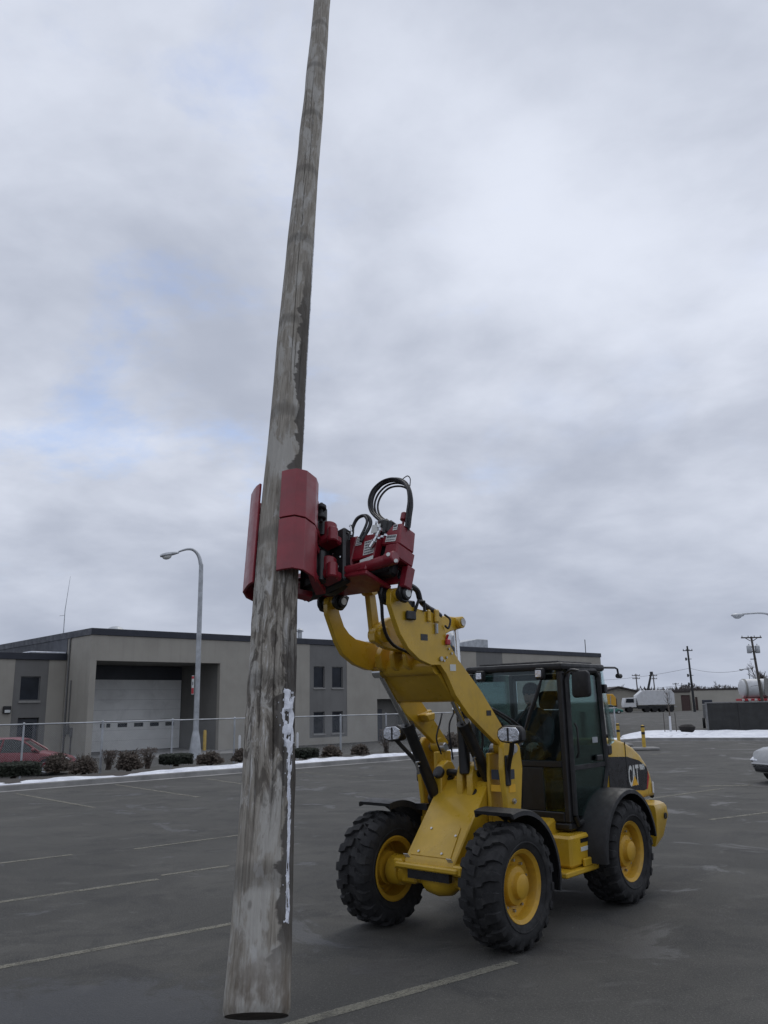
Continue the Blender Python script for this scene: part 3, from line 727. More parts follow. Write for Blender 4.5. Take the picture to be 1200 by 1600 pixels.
for i, (x, y) in enumerate(((-6.1, 35.4), (-3.9, 37.1))):
    p = MB(); p.lathe([(.05, -.1), (.05, 1.2), (.035, 1.26), (0, 1.27)], 10, axis='z')
    o = p.build('marker_post', 'white'); o.location = at_site(x, y)
    tag(o, ['short white marker post by the shrubs left of the leaning wooden pole', 'short white marker post by the shrubs right of the leaning wooden pole'][i], 'marker post', 'white marker posts')

# ------------------------------------------------------------------ shrubs in the snow strip
def shrub(pos, rx, ry, h, kind, label):
    e = empty('shrub', pos, UA); tag(e, label, 'shrub', 'shrubs along the kerb')
    rnd = random.Random(int(pos[0] * 100) + 991)
    p = MB()
    for i in range(26):
        a = rnd.uniform(0, 6.28); q = rnd.uniform(.2, 1)
        tip = Vector((math.cos(a) * rx * q * .8, math.sin(a) * ry * q * .8, h * rnd.uniform(.6, 1.0)))
        p.tube([(rnd.uniform(-.08, .08), rnd.uniform(-.08, .08), -.05), tip * .5 + Vector((0, 0, .05)), tip], [.014, .009, .004], 4)
    p.build('stem', 'twig', e)
    p = MB()
    n = {'box': 6500, 'round': 7000, 'bare': 1300}[kind]
    for i in range(n):
        u = rnd.uniform(-1, 1); v = rnd.uniform(-1, 1); w = rnd.uniform(0, 1)
        if kind == 'box':
            rr = max(abs(u) ** 4 + abs(v) ** 4, 0)
            if rr > 1.05: continue
            x, y, z = u * rx, v * ry, h * (.12 + .88 * w) * (1 - .10 * rr)
        else:
            nr = .80 + .26 * noise.noise((u * 1.6 + pos[0], v * 1.6 + pos[1], w * 1.6)) + .07 * rnd.gauss(0, 1)
            L_ = math.sqrt(u * u + v * v + (w * .98) ** 2) if kind == 'round' else math.sqrt((u * u + v * v) / (.15 + .85 * w) ** 1.3 + .2 * w * w)
            if L_ > nr: continue
            x, y, z = u * rx, v * ry, h * (.03 + .97 * w)
        cp = .5 + .5 * noise.noise((x * 2.3 + pos[0], y * 2.3, z * 2.3))
        if cp < rnd.uniform(.0, .42): continue
        s = rnd.uniform(.018, .042) if kind != 'bare' else rnd.uniform(.008, .02)
        d1 = Vector((rnd.gauss(0, 1), rnd.gauss(0, 1), rnd.gauss(0, 1))).normalized(); d2 = d1.orthogonal().normalized()
        l = s * (1.6 if kind != 'bare' else 6)
        c = Vector((x, y, z)); p.add([c - d1 * l, c + d2 * s, c + d1 * l, c - d2 * s], [(0, 1, 2, 3)])
    p.build('foliage', {'box': 'shrub', 'round': 'shrub_brown', 'bare': 'twig'}[kind], e, smooth=0, recalc=False)
    return e
SH = [((-11.75, 27.2), .80, .55, .50, 'box', 'low dark green clipped shrub at the far left end of the strip'),
      ((-11.15, 29.2), .62, .55, .72, 'round', 'wide brown shrub in front of the red car by the fence post'),
      ((-9.85, 28.0), .58, .52, .76, 'round', 'round brown shrub just right of the red car bonnet'),
      ((-9.75, 30.2), .45, .4, .70, 'bare', 'bare twiggy shrub behind the round brown one near the garage door'),
      ((-8.80, 29.4), .58, .5, .76, 'round', 'round brown shrub below the middle of the garage door'),
      ((-8.45, 30.4), .50, .45, .75, 'bare', 'tall bare twiggy shrub below the garage door windows'),
      ((-7.70, 31.4), .58, .45, .45, 'box', 'dark green boxy shrub left of the street lamp foot'),
      ((-6.50, 31.5), .62, .48, .55, 'round', 'brown clipped shrub right of the street lamp foot'),
      ((-5.65, 33.0), .45, .45, .55, 'round', 'brown shrub half hidden behind the left side of the wooden pole'),
      ((-3.25, 33.9), .50, .42, .45, 'box', 'low dark green shrub just right of the wooden pole'),
      ((-2.30, 34.9), .56, .45, .56, 'round', 'clipped brown shrub below the paired office windows'),
      ((-1.20, 35.9), .50, .45, .52, 'round', 'clipped brown shrub left of the entrance recess'),
      ((-.10, 37.6), .65, .5, 1.1, 'bare', 'bare twiggy shrub below the entrance recess behind the far headlight'),
      ((1.3, 38.2), .9, .5, .95, 'bare', 'wide bare shrub between the far headlight and the lift cylinder'),
      ((2.9, 40.0), .9, .7, .9, 'round', 'brown shrub seen between the loader lift cylinders')]
for (x, y), rx, ry, h, k, lab in SH: shrub((x, y, .10), rx * .94, ry, h * .86, k, lab)

# ------------------------------------------------------------------ wheel loader (local x forward, y left, z up)
LO = Vector((.481, 8.347, 0)); LYAW = 4.003
loader = empty('wheel_loader', LO, LYAW)
tag(loader, 'yellow compact wheel loader with black cab and raised arms on the asphalt', 'wheel loader')
LM = Matrix.Translation(LO) @ Matrix.Rotation(LYAW, 4, 'Z')
TR, TW, TRK, WB = .517, .376, 1.444, 2.168

def tyre_mesh():
    b = MB(); h = TW / 2
    b.lathe([(.285, -h * .72), (.30, -h * .80), (.335, -h * .95), (.40, -h * 1.02), (.455, -h * .98), (.478, -h * .86), (.487, -h * .5), (.490, 0), (.487, h * .5), (.478, h * .86), (.455, h * .98), (.40, h * 1.02), (.335, h * .95), (.30, h * .80), (.285, h * .72)], 56, closed=True)
    b.lathe([(.350, h * .98), (.356, h * 1.015), (.364, h * 1.02), (.370, h * .99)], 56, closed=True); b.lathe([(.350, -h * .98), (.356, -h * 1.015), (.364, -h * 1.02), (.370, -h * .99)], 56, closed=True)
    NL = 19
    for sd_ in (1, -1):
        for i in range(NL):
            t0 = 2 * math.pi * (i + (.5 if sd_ < 0 else 0)) / NL; pt = 2 * math.pi / NL
            sec = [(.012, .02, .55, .517, .482), (.075, .12, .62, .519, .482), (.085, .30, .86, .519, .482), (.148, .42, .94, .515, .478), (.183, .44, .92, .492, .455), (.194, .46, .88, .445, .425)]
            vs = []
            for y, ta, tb, ro, ri in sec:
                for (tt, rr) in ((ta, ri), (tb, ri), (tb - .03, ro), (ta + .03, ro)):
                    an = t0 + pt * tt * (1 if sd_ > 0 else 1)
                    vs.append((rr * math.cos(an), y * sd_, rr * math.sin(an)))
            fs = [(0, 1, 2, 3), (20, 21, 22, 23)]
            for q in range(5):
                for e in range(4): fs.append((q * 4 + e, q * 4 + (e + 1) % 4, q * 4 + 4 + (e + 1) % 4, q * 4 + 4 + e))
            b.add(vs, fs)
    return b
def make_wheel(pos, side):
    w = empty('wheel', pos, 0 if side > 0 else math.pi, loader)
    w.rotation_euler = (0, random.uniform(0, 1), 0 if side > 0 else math.pi)
    tyre_mesh().build('tyre', 'rubber', w, smooth=40)
    b = MB()   # rim: outer flange, well, disc
    b.lathe([(.300, .158), (.306, .150), (.300, .140), (.272, .128), (.262, .10), (.262, -.13), (.292, -.150), (.300, -.158), (.285, -.160), (.25, -.14), (.25, .03), (.235, .045), (.19, .02), (.165, .02), (.165, .035), (.235, .062), (.252, .06), (.255, .10), (.268, .135), (.290, .150)], 48, closed=True)
    b.build('rim', 'yellow_rim', w)
    b = MB(); b.lathe([(.0, .165), (.085, .165), (.10, .155), (.105, .12), (.112, .11), (.155, .10), (.165, .08), (.168, .0), (.15, -.08), (0, -.08)], 32); b.build('hub', 'yellow_rim', w)
    b = MB(); b.cyl((0, .03, 0), (0, .075, 0), .013, n=6)
    ln = b.build('lug_nut', 'steel', w)
    for i in range(10):
        if i: ln = ln.copy(); COL.objects.link(ln)
        a = 2 * math.pi * i / 10; ln.location = (.205 * math.cos(a), 0, .205 * math.sin(a))
    b = MB(); b.cyl((.0, .04, .283), (0, .12, .262), .006, n=6); b.build('valve', 'black_plastic', w)
    return w
for sx in (0, -WB):
    for sy in (1, -1): make_wheel((sx, sy * TRK / 2, TR), sy)

# axles and frames
for sx in (0, -WB):
    b = MB(); b.lathe([(.10, -.5), (.10, -.32), (.085, -.26), (.085, -.2), (.15, -.12), (.17, 0), (.15, .12), (.085, .2), (.085, .26), (.10, .32), (.10, .5)], 20, xf=Matrix.Translation((sx, 0, .50)))
    for q in (-1, 1):
        b.lathe([(.13, q * .46), (.14, q * .5), (.14, q * .58), (.10, q * .62)], 20, xf=Matrix.Translation((sx, 0, .51)))
        b.box(sx - .10, sx + .10, q * .24, q * .42, .42, .62, bev=.02)
    b.build('axle', 'yellow', loader)
b = MB()
b.prism([(.21, .60), (.19, .67), (-.41, 1.33), (-.47, 1.33), (-.60, 1.30), (-.95, 1.1), (-.98, .45), (-.1, .42)], -.29, .29, 'y', bev=.012)      # front frame body
b.box(.165, .26, -.36, .36, .585, .635, bev=.012)                                                        # lip over the axle
b.box(.06, .24, -.40, -.29, .57, .66, bev=.015); b.box(.06, .24, .29, .40, .57, .66, bev=.015)
fr = b.build('front_frame', 'yellow', loader, smooth=30)
n_s = Vector((.66, 0, .60)).normalized()      # sloping plate normal
def onplate(u, a, off=0.0):
    """u 0..1 up the sloping plate"""
    p = Vector((.19, 0, .67)).lerp(Vector((-.41, 0, 1.33)), u) + n_s * off; return (p.x, a, p.z)
b = MB()
cover = [onplate(.04, -.23, .002), onplate(.04, .23, .002), onplate(.40, .20, .002), onplate(.43, .17, .002), onplate(.43, -.20, .002), onplate(.38, -.23, .002)]
top = [tuple(Vector(p) + n_s * .007) for p in cover]
b.add(cover + top, [tuple(range(6)), tuple(range(6, 12))] + [(i, (i + 1) % 6, 6 + (i + 1) % 6, 6 + i) for i in range(6)])
cv = b.build('access_cover', 'yellow', loader, smooth=0)
b = MB()
for u_, a_ in ((.08, -.15), (.08, .12), (.36, -.12), (.92, -.22), (.30, .19)): b.cyl(onplate(u_, a_, .006), onplate(u_, a_, .02), .012, n=8)
b.build('bolt', 'steel', loader)
b = MB(); b.cyl(onplate(.86, .17, -.03), onplate(.86, .17, .003), .035, n=16); b.build('frame_port', 'decal_black', loader)
for s_ in (-.26, .24):
    b = MB(); c0 = Vector(onplate(.01, s_, .012)); b.box(-.03, .03, -.028, .028, -.003, .003, xf=Matrix.Translation(c0) @ Matrix.Rotation(-R(48), 4, 'Y')); b.build('bracket_plate', 'zinc', loader)
# pivot cheeks on top of the front frame
for a0, a1 in ((-.29, -.20), (-.02, .05), (.10, .17)):
    b = MB(); b.prism([(-.30, 1.20), (-.30, 1.38), (-.34, 1.47), (-.42, 1.515), (-.50, 1.50), (-.56, 1.42), (-.58, 1.20)], a0, a1, 'y', bev=.01); b.build('pivot_cheek', 'yellow', loader, smooth=30)
b = MB(); b.cyl((-.33, -.24, 1.395), (-.30, -.24, 1.41), .06, n=20); b.cyl((-.42, -.30, 1.40), (-.42, .18, 1.40), .035, n=14); b.build('pivot_pin', 'decal_black', loader)
b = MB()   # port in the far cheek, seen as a dark round hole
b.tube([onplate(1.06, -.21, -.02), onplate(1.06, -.21, .016)], .062, 20); b.build('frame_port', 'decal_black', loader)
b = MB()   # slot under the lip
b.box(.165, .215, -.24, .24, .50, .583); b.build('frame_slot', 'decal_black', loader, smooth=0)
# lift towers
for q in (1, -1):
    b = MB()
    b.prism([(-.36, 1.10), (-.31, 1.45), (-.33, 1.66), (-.40, 1.74), (-.52, 1.74), (-.63, 1.66), (-.66, 1.45), (-.60, 1.08), (-.62, .72), (-.36, .72)], q * .47, q * .53, 'y', bev=.01)
    b.prism([(-.36, 1.10), (-.36, 1.60), (-.62, 1.60), (-.62, .72), (-.36, .72)], q * .30, q * .34, 'y', bev=.01)
    b.box(-.60, -.38, q * .341, q * .469, .74, 1.06)
    b.build('lift_tower', 'yellow', loader, smooth=30)
    b = MB(); b.cyl((-.5, q * .28, 1.64), (-.5, q * .56, 1.64), .045, n=16, bev=.008); b.build('pivot_pin', 'steel', loader)
b = MB(); b.box(-.50, -.40, .531, .534, 1.36, 1.45); b.build('sticker', 'ink', loader, smooth=0)
for s_, z_, hs, hz, mt in ((.28, 2.40, .045, .03, 'sticker'), (.70, 2.66, .05, .028, 'decal_black'), (-.28, 1.98, .04, .025, 'decal_black')):
    b = MB(); b.box(s_ - hs, s_ + hs, .4155, .418, z_ - hz, z_ + hz); b.build('sticker', mt, loader, smooth=0)
for z_ in (.62, .70):
    b = MB(); b.box(-1.62, -1.40, .701, .704, z_ - .02, z_ + .02); b.build('sticker', 'decal_black' if z_ > .65 else 'sticker', loader, smooth=0)
b = MB(); b.box(-.505, -.395, .531, .534, 1.24, 1.31); o = b.build('sticker', 'decal_yellow', loader, smooth=0); o['label'] = 'small yellow warning sticker on the lift tower'
for z in (1.16, 1.60):
    b = MB(); b.cyl((-.46, .53, z), (-.46, .55, z), .026, n=8); b.cyl((-.46, .55, z), (-.46, .56, z), .016, n=8); b.build('bolt', 'steel', loader)
# front face of the tower (the side turned to the camera)
b = MB(); b.box(-.355, -.345, .37, .46, 1.36, 1.45); b.build('sticker', 'ink', loader, smooth=0)
b = MB(); b.box(-.356, -.346, .36, .47, 1.25, 1.31); b.build('sticker', 'decal_yellow', loader, smooth=0)

# lift arms
ARM = [(-.60, 1.60), (-.66, 1.68), (-.58, 1.76), (-.48, 1.88), (-.17, 2.19), (.19, 2.48), (.30, 2.60), (.38, 2.74), (.44, 2.86), (.60, 2.90), (.74, 2.905), (.86, 2.92), (.96, 3.0), (1.02, 3.06), (1.10, 3.065), (1.15, 3.02), (1.16, 2.93), (1.11, 2.82), (1.03, 2.67), (.92, 2.55), (.77, 2.46), (.60, 2.415), (.47, 2.42), (.38, 2.34), (.245, 2.145), (.05, 1.97), (-.22, 1.80), (-.50, 1.63)]
ARM_FAR = [(-.60, 1.60), (-.66, 1.68), (-.58, 1.76), (-.48, 1.86), (-.17, 2.15), (.12, 2.38), (.26, 2.50), (.38, 2.59), (.50, 2.66), (.60, 2.67), (.76, 2.69), (.85, 2.735), (.92, 2.80), (.98, 2.92), (1.01, 3.02), (1.06, 3.075), (1.12, 3.05), (1.15, 2.99), (1.145, 2.90), (1.09, 2.79), (1.02, 2.65), (.93, 2.535), (.77, 2.45), (.60, 2.405), (.47, 2.40), (.36, 2.32), (.20, 2.13), (.02, 1.97), (-.22, 1.82), (-.50, 1.63)]
for q in (1, -1):
    b = MB(); b.prism(ARM if q > 0 else ARM_FAR, q * .362, q * .415, 'y', bev=.004)
    # flange along the inside edges stiffening the plate
    b.cyl((1.06, q * .33, 3.015), (1.06, q * .445, 3.015), .06, n=20, bev=.006)
    b.cyl((-.5, q * .345, 1.66), (-.5, q * .43, 1.66), .075, n=20, bev=.006)
    arm = b.build('lift_arm', 'yellow', loader, smooth=30)
    b = MB(); b.cyl((1.06, q * .30, 3.015), (1.06, q * .47, 3.015), .032, n=14); b.build('arm_tip_pin', 'steel', arm)
    b = MB()
    for s_, z_ in ((.30, 2.53), (.38, 2.49), (.34, 2.57), (.42, 2.46), (.26, 2.60)): b.cyl((s_, q * .419, z_), (s_, q * .429, z_), .011, n=8)
    b.cyl((.47, q * .419, 2.475), (.47, q * .435, 2.475), .022, n=10); b.build('bolt', 'steel', arm)
    if q < 0: continue
    b = MB(); b.box(.50, .56, q * .419, q * .45, 2.80, 2.92, bev=.01); b.box(.62, .66, q * .419, q * .445, 2.80, 2.91, bev=.01); b.build('hose_clamp_block', 'yellow', arm)
b = MB(); b.box(.52, .545, .421, .445, 2.70, 2.79, bev=.004); b.build('valve_tap', 'zinc', loader)
b = MB(); b.box(.345, .40, .421, .45, 2.605, 2.655, bev=.006); b.cyl((.37, .42, 2.66), (.37, .44, 2.70), .012, n=6); o = b.build('valve_handle', 'sign_red', loader); o['label'] = 'small bright red valve handle on the arm'
b = MB(); b.box(.80, .95, .30, .41, 2.86, 2.98, bev=.01); b.tube([(.84, .43, 2.88), (.80, .44, 2.98), (.72, .44, 2.98), (.70, .43, 2.89)], .014, 6); b.box(.84, .97, .422, .45, 2.80, 2.88, bev=.01); b.build('coupler_latch', 'black_metal', loader)
# torque box between the arms
b = MB(); b.prism([(.48, 2.40), (.36, 2.44), (.06, 2.14), (.10, 2.09), (.20, 2.11)], -.35, .35, 'y', bev=.01)
b.cyl((.43, -.35, 2.42), (.43, .35, 2.42), .085, n=20); b.build('cross_tube', 'yellow', loader, smooth=30)
for a0, a1 in ((-.28, -.20), (-.10, -.04), (.06, .12)):
    b = MB(); b.prism([(.30, 2.40), (.26, 2.50), (.32, 2.60), (.42, 2.645), (.54, 2.62), (.60, 2.53), (.58, 2.42), (.50, 2.38)], a0, a1, 'y', bev=.01); b.build('cross_tube_lug', 'yellow', loader, smooth=30)
b = MB(); b.prism([(-.13, 1.97), (-.38, 2.02), (-.42, 1.95), (-.23, 1.885)], -.44, -.355, 'y', bev=.01); b.prism([(-.14, 1.97), (-.30, 1.99), (-.30, 1.92), (-.2, 1.9)], -.354, -.25, 'y', bev=.01); b.build('arm_stop', 'yellow', loader, smooth=30)
# bell crank, link, tilt cylinder
b = MB(); b.prism([(-.16, 2.94), (-.40, 2.94), (-.44, 2.88), (-.42, 2.83), (-.23, 2.79), (.10, 2.67), (.30, 2.55), (.52, 2.55), (.77, 2.58), (.95, 2.64), (.95, 2.71), (.88, 2.78), (.735, 2.86), (.58, 2.90), (.2, 2.93)], -.035, .035, 'y', bev=.008)
b.cyl((-.36, -.09, 2.885), (-.36, .09, 2.885), .06, n=20, bev=.006); b.cyl((.84, -.08, 2.70), (.84, .08, 2.70), .075, n=20, bev=.006); b.build('bell_crank', 'yellow', loader, smooth=30)
b = MB(); b.cyl((-.36, .085, 2.885), (-.36, .105, 2.885), .038, n=14); b.build('pivot_pin', 'steel', loader)
b = MB(); b.prism([(.94, 3.14), (.84, 3.14), (.76, 2.70), (.80, 2.64), (.87, 2.66)], -.10, -.04, 'y', bev=.01); b.cyl((.89, -.13, 3.12), (.89, 0, 3.12), .055, n=16); b.build('coupler_link', 'yellow', loader, smooth=30)
b = MB(); b.cyl((-.36, 0, 2.86), (-.33, .06, 2.02), .026, n=14); tc_ = b.build('tilt_cylinder_rod', 'chrome', loader)
b = MB(); b.cyl((-.33, .06, 2.04), (-.32, .08, 1.40), .056, n=20, bev=.01); b.cyl((-.325, .06, 2.0), (-.325, .06, 2.05), .064, n=20); b.build('tilt_cylinder', 'black_metal', loader)
# lift cylinders
for q, top, gl, bot in ((1, (.30, .255, 2.41), (-.075, .255, 1.885), (-.56, .255, 1.22)), (-1, (.50, -.30, 2.38), (.09, -.30, 1.875), (-.34, -.30, 1.15))):
    T_, G_, B_ = Vector(top), Vector(gl), Vector(bot)
    b = MB(); b.cyl(T_, G_, .028, n=14); b.cyl(T_ + Vector((0, -.05, 0)), T_ + Vector((0, .05, 0)), .055, n=16); b.build('lift_cylinder_rod', 'chrome', loader)
    d = (B_ - G_).normalized()
    b = MB(); b.cyl(G_, B_, .058, n=20, bev=.01); b.cyl(G_ - d * .01, G_ + d * .06, .066, n=20); b.cyl(B_ + Vector((0, -.06, 0)), B_ + Vector((0, .06, 0)), .065, n=16)
    side = Vector((.06, 0, .045)); b.tube([G_ + side + d * .05, G_.lerp(B_, .5) + side * 1.15, B_ + side - d * .1], .014, 8); b.build('lift_cylinder', 'black_metal', loader)
    b = MB(); c = G_.lerp(B_, .62); b.tube([c + side * .9 + Vector((.02, .03, .06)), c + side * 1.6 + Vector((.05, 0, .02)), c + side * 1.3 - Vector((-.03, 0, .08))], .015, 8); b.cyl(c + side * 1.2, c + side * 1.5, .022, n=8); b.build('cylinder_fitting', 'chrome', loader)
# hydraulic hoses behind the arms
rh = random.Random(3)
for i in range(6):
    a = .02 + .05 * i; s0 = -.28 - .05 * rh.random()
    pts = [(s0 - .05, a, 1.95 + .1 * rh.random()), (s0 - .16 - .1 * rh.random(), a + .06, 2.0), (s0 - .30 - .08 * i, a + .1, 1.75), (s0 - .26, a + .06, 1.45), (s0 - .22, a, 1.25)]
    b = MB(); b.tube(bez(pts, 6), .013, 7); b.build('hydraulic_hose', 'hose', loader)
b = MB(); b.tube(bez([(.96, .1, 3.12), (.914, .1, 2.98), (.90, .1, 2.82), (.85, .1, 2.69), (.74, .1, 2.60), (.58, .12, 2.55), (.42, .15, 2.5)], 6), .016, 8); b.build('hydraulic_hose', 'hose', loader)
b = MB(); b.tube(bez([(-.08, .0, 1.98), (-.02, .02, 1.9), (.02, .0, 1.75), (-.05, 0, 1.6)], 6), .008, 6); b.tube(bez([(-.15, .1, 2.0), (-.03, .12, 1.85), (-.1, .1, 1.55)], 6), .008, 6); b.build('hydraulic_hose', 'hose', loader)
b = MB()
for c in ((-.12, .12, 1.99), (-.2, .16, 2.03), (-.26, .1, 2.0)): b.cyl(c, Vector(c) + Vector((.05, .03, .04)), .014, n=8)
b.build('hose_fitting', 'chrome', loader)

# headlights on stalks
for q in (1, -1):
    c = Vector((-.16, q * .71, 1.785))
    h = empty('headlight', c, parent=loader)
    b = MB(); pr = [(.13, -.06), (.135, .03), (.10, .075), (-.06, .085), (-.13, .045), (-.14, -.02), (-.10, -.07), (.04, -.085)]
    b.prism([(y * q, z) for y, z in pr], -.09, .0, 'x', bev=.012); b.prism([(y * q * .6, z * .6) for y, z in pr], -.15, -.092, 'x', bev=.01); b.build('housing', 'black_plastic', h)
    b = MB(); b.prism([(y * q * .86, z * .82) for y, z in pr], .001, .014, 'x', bev=.006); l = b.build('lens', 'clear_lens', h)
    b = MB(); b.box(.004, .018, -.012 * q + .0, .005 * q, -.06, .062); b.build('divider', 'black_plastic', h)
    b = MB(); b.tube(bez([(-.05, 0, -.06), (-.12, -.06 * q, -.16), (-.2, -.15 * q, -.3), (-.22, -.18 * q, -.46)], 5), .024, 8); b.box(-.25, -.18, -.20 * q, -.155 * q, -.48, -.2, bev=.01); b.build('stalk', 'black_metal', h)

# fenders
def fender(cx, q, a0, a1, r, th0, th1, n=20, fl=.05):
    b = MB(); rows = []
    secs = [(a0, r - .06), (a0, r), (a1 - .03, r), (a1 - .006, r - .012), (a1, r - fl), (a1 - .02, r - fl), (a1 - .04, r - .03), (a0 + .02, r - .03), (a0 + .02, r - .06)]
    for i in range(n + 1):
        th = R(th0 + (th1 - th0) * i / n)
        for a, rr in secs: b.v.append(Vector((cx + rr * math.cos(th), q * a, TR + rr * math.sin(th))))
    k = len(secs)
    for i in range(n):
        for j in range(k): b.f.append((i * k + j, i * k + (j + 1) % k, (i + 1) * k + (j + 1) % k, (i + 1) * k + j)); b.m.append(0)
    b.f.append(tuple(range(k))); b.m.append(0); b.f.append(tuple(n * k + j for j in range(k))); b.m.append(0)
    return b.build('fender', 'black_plastic', loader, smooth=40)
for q in (1, -1):
    fender(0, q, .50, .915, .635, 76, 192)
    fender(-WB, q, .52, .91, .635, -4, 172)
    b = MB(); b.box(-.32, -.26, q * .36, q * .56, 1.04, 1.10); b.box(-.5, -.44, q * .34, q * .52, .95, 1.01); b.build('fender_bracket', 'black_metal', loader)

# rear frame, step, tank
b = MB(); b.prism([(-1.05, .45), (-1.05, .80), (-1.5, .92), (-3.35, .92), (-3.35, .50), (-2.6, .42)], -.42, .42, 'y', bev=.02)
b.cyl((-1.08, 0, .35), (-1.08, 0, .95), .11, n=18); b.build('rear_frame', 'yellow', loader, smooth=30)
for q in (1, -1):
    b = MB(); b.box(-1.80, -1.20, q * .43, q * .70, .46, .76, bev=.025); b.build('side_tank', 'yellow', loader)
    b = MB(); b.box(-1.84, -1.02, q * .43, q * .74, .40, .455, bev=.012); b.box(-1.84, -1.4, q * .705, q * .74, .455, .535, bev=.01); b.build('step', 'yellow', loader)
    b = MB(); b.box(-1.12, -.98, q * .30, q * .5, .55, .86, bev=.02); b.build('frame_bracket', 'yellow', loader)
b = MB()
for z in (.84, .875, .80): b.cyl((-.98, .50, z), (-.98, .56, z), .02, n=10)
o = b.build('brake_coupling', 'sign_red', loader); o['label'] = 'small red couplings low behind the front wheel'
b = MB(); b.cyl((-1.02, .52, .62), (-1.02, .52, .80), .022, n=8); b.cyl((-1.1, .52, .6), (-1.1, .52, .76), .012, n=8); b.build('bracket_pin', 'zinc', loader)

# cab
CF, CR, CW, CZ0, CZ1 = -1.41, -2.34, .60, .86, 2.40
cab = empty('cab', (0, 0, 0), parent=loader)
b = MB()
def pillar(s0, a0, s1, a1, z0, z1, w=.065, d=.07):
    for q in (1, -1): b.tube([(s0, q * a0, z0), (s1, q * a1, z1)], .0, 4) if False else b.box(min(s0, s1) - d / 2, max(s0, s1) + d / 2, q * (a0 - w / 2), q * (a0 + w / 2), z0, z1, bev=.012)
pillar(CF - .035, CW - .033, CF - .035, CW - .033, CZ0, CZ1)
pillar(CR + .05, CW - .033, CR + .05, CW - .033, CZ0 + .4, CZ1, d=.10)
b.box(CR, CF, -CW, CW, CZ0 - .08, CZ0, bev=.02)                                       # floor
b.box(CF - .07, CF, -CW + .066, CW - .066, CZ0, CZ0 + .10, bev=.01)
b.box(CF - .06, CF - .004, -CW + .066, CW - .066, 1.40, 1.47, bev=.01)                # windscreen lower rail
b.box(CF - .05, CF - .006, .03, .31, .96, 1.399, bev=.01); b.box(CF - .05, CF - .006, -.535, -.02, .96, 1.399, bev=.01)
b.box(CF - .06, CF - .006, -.02, .03, .96, 1.40, bev=.005)
b.box(CR, CR + .05, -CW + .066, CW - .066, CZ0, 1.5, bev=.01); b.box(CR, CR + .05, -CW + .066, CW - .066, 2.33, 2.40)
b.box(CR + .1, CF - .07, -CW, -CW + .05, CZ0, 1.35, bev=.01)
b.build('cab_frame', 'black_metal', cab)
b = MB(); b.box(CR - .05, CF + .03, -CW - .03, CW + .03, 2.405, 2.485, bev=.035, seg=2); b.box(CR + .05, CF - .10, -CW + .08, CW - .08, 2.486, 2.51, bev=.01); b.build('roof', 'black_plastic', cab)
b = MB(); b.box(CF - .012, CF - .004, -CW + .066, CW - .066, 1.47, 2.405); b.build('windscreen', 'cab_glass', cab, smooth=0)
b = MB(); b.box(CF - .012, CF - .004, .31, .535, .97, 1.40); b.build('lower_front_window', 'cab_glass', cab, smooth=0)
b = MB(); b.box(CR + .01, CR + .018, -CW + .066, CW - .066, 1.5, 2.33); b.build('rear_window', 'cab_glass', cab, smooth=0)
b = MB(); b.box(CR + .11, CF - .07, -CW + .01, -CW + .018, 1.35, 2.40); b.build('side_window', 'green_glass', cab, smooth=0)
# door on the near side: frame with full-height glass
dr = empty('door', (0, 0, 0), parent=cab)
b = MB(); y0, y1 = CW - .006, CW + .034; s0, s1 = -1.49, -2.235
path = [(s0, .93), (s0, 2.30), (s0 - .06, 2.40), (s1 + .1, 2.41), (s1 + .02, 2.34), (s1 - .04, 1.35), (s1 + .06, 1.12), (s1 + .40, .86), (s0 - .05, .84), (s0, .93)]
b.tube([(s, CW + .012, z) for s, z in path], .032, 8, cap=False)
b.box(s1 - .02, s0, CW, CW + .02, 1.37, 1.42, bev=.004)
b.build('door_frame', 'black_plastic', dr)
b = MB(); poly = [(s0 - .02, .93), (s0 - .02, 1.37), (s1 + .0, 1.37), (s1 + .06, 1.14), (s1 + .40, .88)]; b.prism(poly, CW + .006, CW + .012, 'y'); b.build('lower_door_glass', 'green_glass', dr, smooth=0)
b = MB(); poly = [(s0 - .02, 1.42), (s0 - .02, 2.36), (s1 + .05, 2.36), (s1 + .0, 1.42)]; b.prism(poly, CW + .006, CW + .012, 'y'); b.build('upper_door_glass', 'green_glass', dr, smooth=0)
b = MB(); b.tube([(s0 - .05, CW + .05, 1.50), (s0 - .05, CW + .075, 1.55), (s0 - .05, CW + .075, 1.80), (s0 - .05, CW + .05, 1.85)], .012, 6); b.box(-2.14, -2.0, CW + .02, CW + .05, 1.44, 1.50, bev=.008); b.build('door_handle', 'black_metal', dr)
b = MB(); b.box(-2.1, -1.98, CW + .013, CW + .016, 1.63, 1.69); b.build('sticker', 'zinc', dr, smooth=0)
b = MB(); b.prism([(-2.345, 2.46), (-2.40, 2.44), (-2.57, 1.62), (-2.43, 1.58)], CW - .02, CW - .012, 'y'); b.build('rear_quarter_window', 'cab_glass', cab, smooth=0)
b = MB(); b.box(-2.37, -2.31, CW - .02, CW + .05, 2.16, 2.26, bev=.01); b.box(-2.42, -2.30, CW - .05, CW + .03, 1.48, 1.60, bev=.02); b.build('hinge', 'black_metal', cab)
# mirror and arm
b = MB(); b.tube(bez([(-1.46, .61, 2.36), (-1.44, .70, 2.40), (-1.46, .78, 2.39)], 5), .014, 7); b.build('mirror_arm', 'black_metal', cab)
b = MB(); b.prism([(.69, 2.14), (.72, 2.11), (.88, 2.12), (.90, 2.15), (.895, 2.36), (.87, 2.39), (.73, 2.39), (.70, 2.36)], -1.50, -1.44, 'x', bev=.014, seg=2); b.build('mirror', 'black_plastic', cab)
